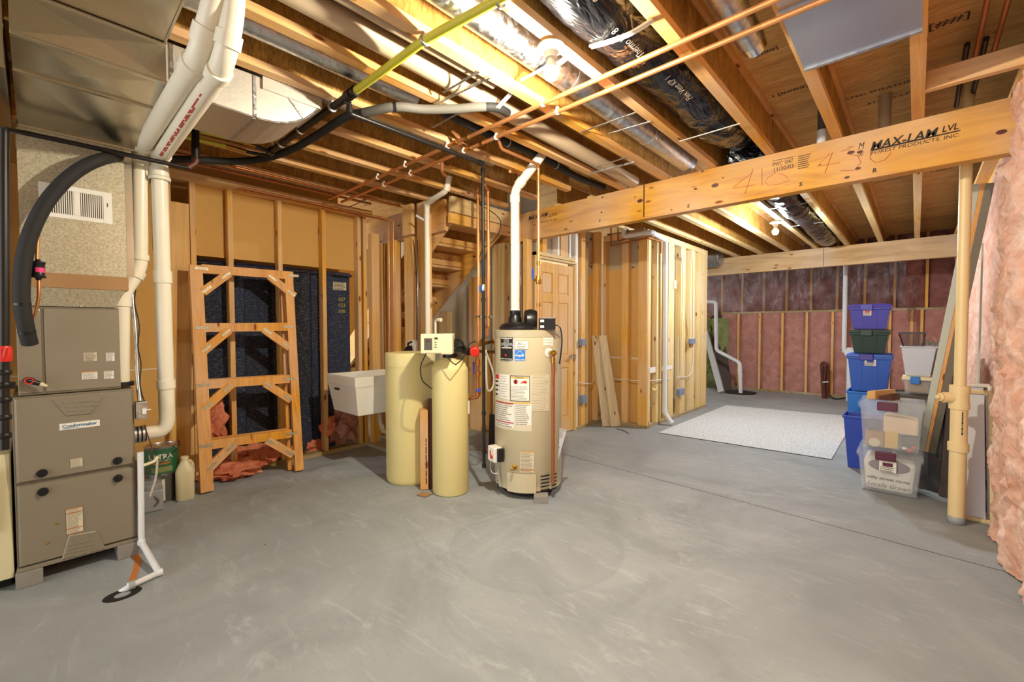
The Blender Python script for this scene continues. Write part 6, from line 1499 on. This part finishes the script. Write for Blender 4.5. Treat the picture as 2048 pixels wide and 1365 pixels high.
# wooden block on top
q = FY(1752, 803, 4.62)
zt2 = zt_+.006
def onlid(px, py, Yq, z): p = FY(px, py, Yq); return Vector((p.x, Yq, z))
A_ = [FY(1734, 802, 4.52), FY(1748, 802, 4.52), FY(1762, 786, 4.60), FY(1746, 778, 4.60)]
wbk = thing('wood_offcut', 'short brown wood offcut lying on the upper clear bin', 'wood', (A_[0].x+.03, 4.56, zt2))
MB().hexa([(A_[0].x, 4.44, zt2), (A_[0].x+.055, 4.43, zt2), (A_[0].x+.17, 4.62, zt2), (A_[0].x+.11, 4.64, zt2), (A_[0].x+.005, 4.44, zt2+.06), (A_[0].x+.055, 4.43, zt2+.07), (A_[0].x+.17, 4.62, zt2+.07), (A_[0].x+.11, 4.64, zt2+.065)]).build('block', 'beam_y', wbk, bevel=.003)
MB().hexa([(A_[0].x+.075, 4.43, zt2), (A_[0].x+.16, 4.45, zt2), (A_[0].x+.2, 4.55, zt2), (A_[0].x+.12, 4.55, zt2), (A_[0].x+.075, 4.43, zt2+.03), (A_[0].x+.15, 4.45, zt2+.055), (A_[0].x+.2, 4.55, zt2+.05), (A_[0].x+.12, 4.55, zt2+.03)]).build('slice', 'rust', wbk, bevel=.003)
# grey lidded bin behind, small yellow-lidded box, frosted tub, smoky crate
Y = 5.02
a, b = span(1786, 1895, 800, Y); zt3 = zz(1830, 792, Y)
g1 = tote('storage_bin', 'clear grey bin with a dark lid, behind the upper clear bin', a, b, Y, Y+.40, .0, zt3, 'clear', 'darkcard', .02, None, ribs=False)
inner2 = solo(box(a+.04, Y+.04, .02, b-.04, Y+.35, zt3-.08), 'dark_contents', 'darkcard', 'dark folded contents filling the grey lidded bin', 'contents', bevel=.02)
zt4 = zz(1830, 754, Y+.05); a, b = span(1806, 1868, 770, Y+.05)
tote('small_box', 'small clear box with cream and blue lid, under the frosted tub', a, b, Y+.05, Y+.30, zt3+.006, zt4, 'clear', 'tanklid', .012, 'bright', ribs=False, lidh=.03)
solo(box(a+.03, Y+.08, zt3+.02, b-.03, Y+.26, zt4-.05), 'paper_bundle', 'card', 'bundle of papers inside the small box with the cream lid', 'paper', bevel=.006)
zt5 = zz(1830, 693, Y+.05); a, b = span(1801, 1874, 700, Y+.05)
ft = tote('frosted_tub', 'tall frosted white tub standing on the small cream-lidded box', a, b, Y+.04, Y+.34, zt4+.005, zt5, 'frost', None, .035, None, rim=.012, ribs=False)
solo(box(a+.05, Y+.09, zt4+.018, b-.05, Y+.28, zt4+.16), 'white_bundle', 'whitel', 'pale bundle filling the bottom of the frosted tub', 'contents', bevel=.02)
zt6 = zz(1820, 665, Y+.1)
cr = thing('wire_crate', 'smoky clear crate sitting on the frosted tub', 'crate', (a+.1, Y+.15, zt5))
a2, b2 = span(1797, 1852, 665, Y+.1); zc_ = zt5-.005
for z, k in ((zt6, 0), ): MB().box(a2, Y+.08, z-.012, b2, Y+.09, z).box(a2, Y+.30, z-.012, b2, Y+.31, z).box(a2, Y+.0901, z-.012, a2+.01, Y+.2999, z).box(b2-.01, Y+.0901, z-.012, b2, Y+.2999, z).build('rim', 'black', cr)
P = [(a2+.035, Y+.10, zc_), (b2-.015, Y+.10, zc_), (b2-.015, Y+.29, zc_), (a2+.035, Y+.29, zc_), (a2+.004, Y+.085, zt6-.012), (b2-.004, Y+.085, zt6-.012), (b2-.004, Y+.305, zt6-.012), (a2+.004, Y+.305, zt6-.012)]
MB().hexa(P).build('wall', 'smoke', cr)
for p, q in ((0, 4), (1, 5)): MB().bar(P[p], P[q], .008, .008).build('edge', 'black', cr)
# silver kettle-like pots behind the plank
q = FY(1880, 730, 5.6)
pot = thing('metal_drum', 'brushed grey metal drum with ring handles behind the leaning plank', 'drum', (q.x, 5.6, zz(1880, 785, 5.6)))
MB().lathe([(.12, zz(1880, 790, 5.6)), (.125, zz(1880, 745, 5.6)), (.13, zz(1880, 742, 5.6)), (.13, zz(1880, 690, 5.6)), (.12, zz(1880, 685, 5.6)), (.001, zz(1880, 684, 5.6))], (q.x, 5.6, 0), n=32).build('drum', 'grey', pot)
for px in (1862, 1901): c = FY(px, 685, 5.45); MB().tube([c+Vector((.03*math.cos(t_), 0, .04*math.sin(t_))) for t_ in [i*.349 for i in range(19)]], .004, 8, caps=False).build('ring_handle', 'chrome', pot)
st_ = solo(box(q.x-.14, 5.46, 0, q.x+.14, 5.76, zz(1880, 790, 5.6)-.002), 'dark_case', 'darkcard', 'dark case standing on the floor supporting the grey metal drum', 'case', bevel=.01)
# dark cardboard carton and grey folded chair
Y = 4.72
a, b = span(1856, 1886, 900, Y); z0_, z1_ = 0, zz(1870, 812, Y)
ct = thing('carton', 'dark grey carton standing on the floor behind the leaning plank', 'box', ((a+b)/2, Y+.1, 0))
MB().box(a, Y, .0, b+.0, Y+.24, z1_).build('carton_body', 'darkcard', ct, bevel=.003); MB().box(a-.006, Y-.006, z1_-.07, b+.012, Y+.25, z1_+.02).build('carton_lid', 'blackm', ct, bevel=.004)
p = FY(1858, 918, Y-.001); MB().box(p.x, Y-.0012, p.z, p.x+.03, Y, p.z+.02).build('printed_mark', 'maroon', ct); p = FY(1873, 916, Y-.001); MB().box(p.x, Y-.0012, p.z, p.x+.012, Y, p.z+.03).build('printed_mark', 'ink', ct)
a, b = span(1888, 1903, 850, 4.6); fcz = zz(1895, 800, 4.6)
fdc = thing('folded_case', 'dark grey hard case leaning between the carton and the cream post', 'case', (a+.05, 4.65, 0))
MB().hexa([(a-.02, 4.60, 0), (a+.06, 4.60, 0), (a+.06, 4.9, 0), (a-.02, 4.9, 0), (a+.015, 4.62, fcz), (a+.09, 4.62, fcz), (a+.09, 4.92, fcz), (a+.015, 4.92, fcz)]).build('case_body', 'furnd' if 0 else 'dpanel', fdc, bevel=.01)
MB().box(a+.02, 4.612, fcz-.05, a+.07, 4.618, fcz-.01).build('case_label', 'whitel', fdc)
# cream post
pp = FY(1915, 330, 4.04); px_ = .213; Y = 4.04
cp_ = thing('vent_post', 'tall cream pipe post with a tee fitting standing by the right wall', 'pipe', (px_, Y, 0))
zt = zz(1915, 780, Y)
MB().cyl((px_, Y, zt), (px_, Y, 2.86), .030, n=28).build('upper_pipe', 'pvcy', cp_)
MB().cyl((px_, Y, 0), (px_, Y, zt), .042, n=28).build('lower_pipe', 'pvcy', cp_)
for a, b, r_ in ((771, 786, .050), (806, 818, .050), (886, 902, .051)): MB().cyl((px_, Y, zz(1915, b, Y)), (px_, Y, zz(1915, a, Y)), r_, n=28).build('coupling', 'pvcy', cp_)
MB().cyl((px_, Y, zz(1915, 806, Y)), (px_, Y, zz(1915, 786, Y)), .046, n=28).build('tee_body', 'pvcy', cp_)
sz = zz(1900, 795, Y); dl = Vector((-.93, -.36, 0)).normalized(); c = Vector((px_, Y, sz))
MB().cyl(c+dl*.03, c+dl*.082, .034, n=24).build('tee_branch', 'pvcy', cp_); MB().cyl(c+dl*.082, c+dl*.10, .026, n=8).cyl(c+dl*.10, c+dl*.118, .014, n=8).build('plug', 'pvcy', cp_)
ct_ = Vector((px_, Y, 0)); am = math.atan2(-Y, -px_)
lines(lambda u, v: Vector((px_+.0425*math.cos(am+.25+v/.04), Y+.0425*math.sin(am+.25+v/.04), zz(1915, 868, Y)+u)), .16, .010, 1, .7, 8, .0).build('printed_marks', 'ink', cp_)
MB().lathe([(.043, .0), (.044, .03), (.043, .05)], ct_, n=28, cap=False).build('scuffed_base', 'grey', cp_, solid=.001)
# leaning plank
p1 = FX(1957, 368, .29); p0 = FZ(1858, 930, 0); p0 = Vector((.085, 4.72, 0.02))
p0 = FY(1846, 900, 4.74); p0.z = max(p0.z, .02)
lk = thing('leaning_plank', 'long pale-faced wooden plank leaning against the right wall behind the post', 'plank', p0)
d = (p1-p0).normalized(); lookd = (p0.lerp(p1, .5)-Vector((0, 0, H))).normalized(); sd = d.cross(lookd).normalized()
if sd.x < 0: sd = -sd
nn = sd.cross(d).normalized()
def pk(o0, o1, f0, f1, name, mat):
    P = []
    for q in (p0, p1):
        k = 1.0
        P += [q+sd*o0*k+nn*f0, q+sd*o1*k+nn*f0, q+sd*o1*k+nn*f1, q+sd*o0*k+nn*f1]
    MB().hexa(P).build(name, mat, lk, bevel=.002)
pk(-.032, .010, -.03, .03, 'white_face', 'lightwood'); pk(.011, .032, -.032, .03, 'bare_edge', 'trestle'); pk(.033, .075, -.01, .03, 'rear_board', 'furnd')
# window screens
sc_t = []
for i, (dx, dy, h_) in enumerate(((0, 0, .84), (.02, .07, .88), (-.03, .15, .80))):
    x0s, x1s, yb, yt = .245+dx*.5, .385, 4.17+dy, 4.33+dy
    t = thing('window_screen', '%s of three white-panelled cream frames leaning behind the cream post' % ('front', 'middle', 'rear')[i], 'frame', ((x0s+x1s)/2, yb, 0))
    A, B, Cc, D = Vector((x0s-.03, yb-.0, .012)), Vector((x1s, yb, .012)), Vector((x1s-.01, yt, h_)), Vector((x0s-.02, yt, h_-.0))
    for p, q in ((A, B), (B, Cc), (Cc, D), (D, A)): MB().bar(p, q, .022, .022, (0, 1, .2)).build('frame_bar', 'pvcy' if i == 0 else 'white', t, bevel=.003)
    MB().add([A+Vector((0, .012, 0)), B+Vector((-.03, .012, 0)), Cc+Vector((-.03, .012, 0)), D+Vector((0, .012, 0))], [(0, 1, 2, 3)]).build('panel', 'screenw', t, solid=.004)
solo(box(.342, 4.74, .70, .352, 4.80, 1.9), 'thin_board', 'lightwood', 'thin upright pale board edge between insulation batts on the right wall', 'board')
# small rods on the floor
for i, (a, b) in enumerate(((1884, 1906), (1888, 1906))):
    p, q = FZ(a, 970+7*i, .012), FZ(b+6, 977+7*i, .012)
    solo(MB().cyl(p, q, .010), 'metal_rod', 'chrome', '%s of two short metal rods on the floor left of the cream post' % ('rear', 'front')[i], 'rod')
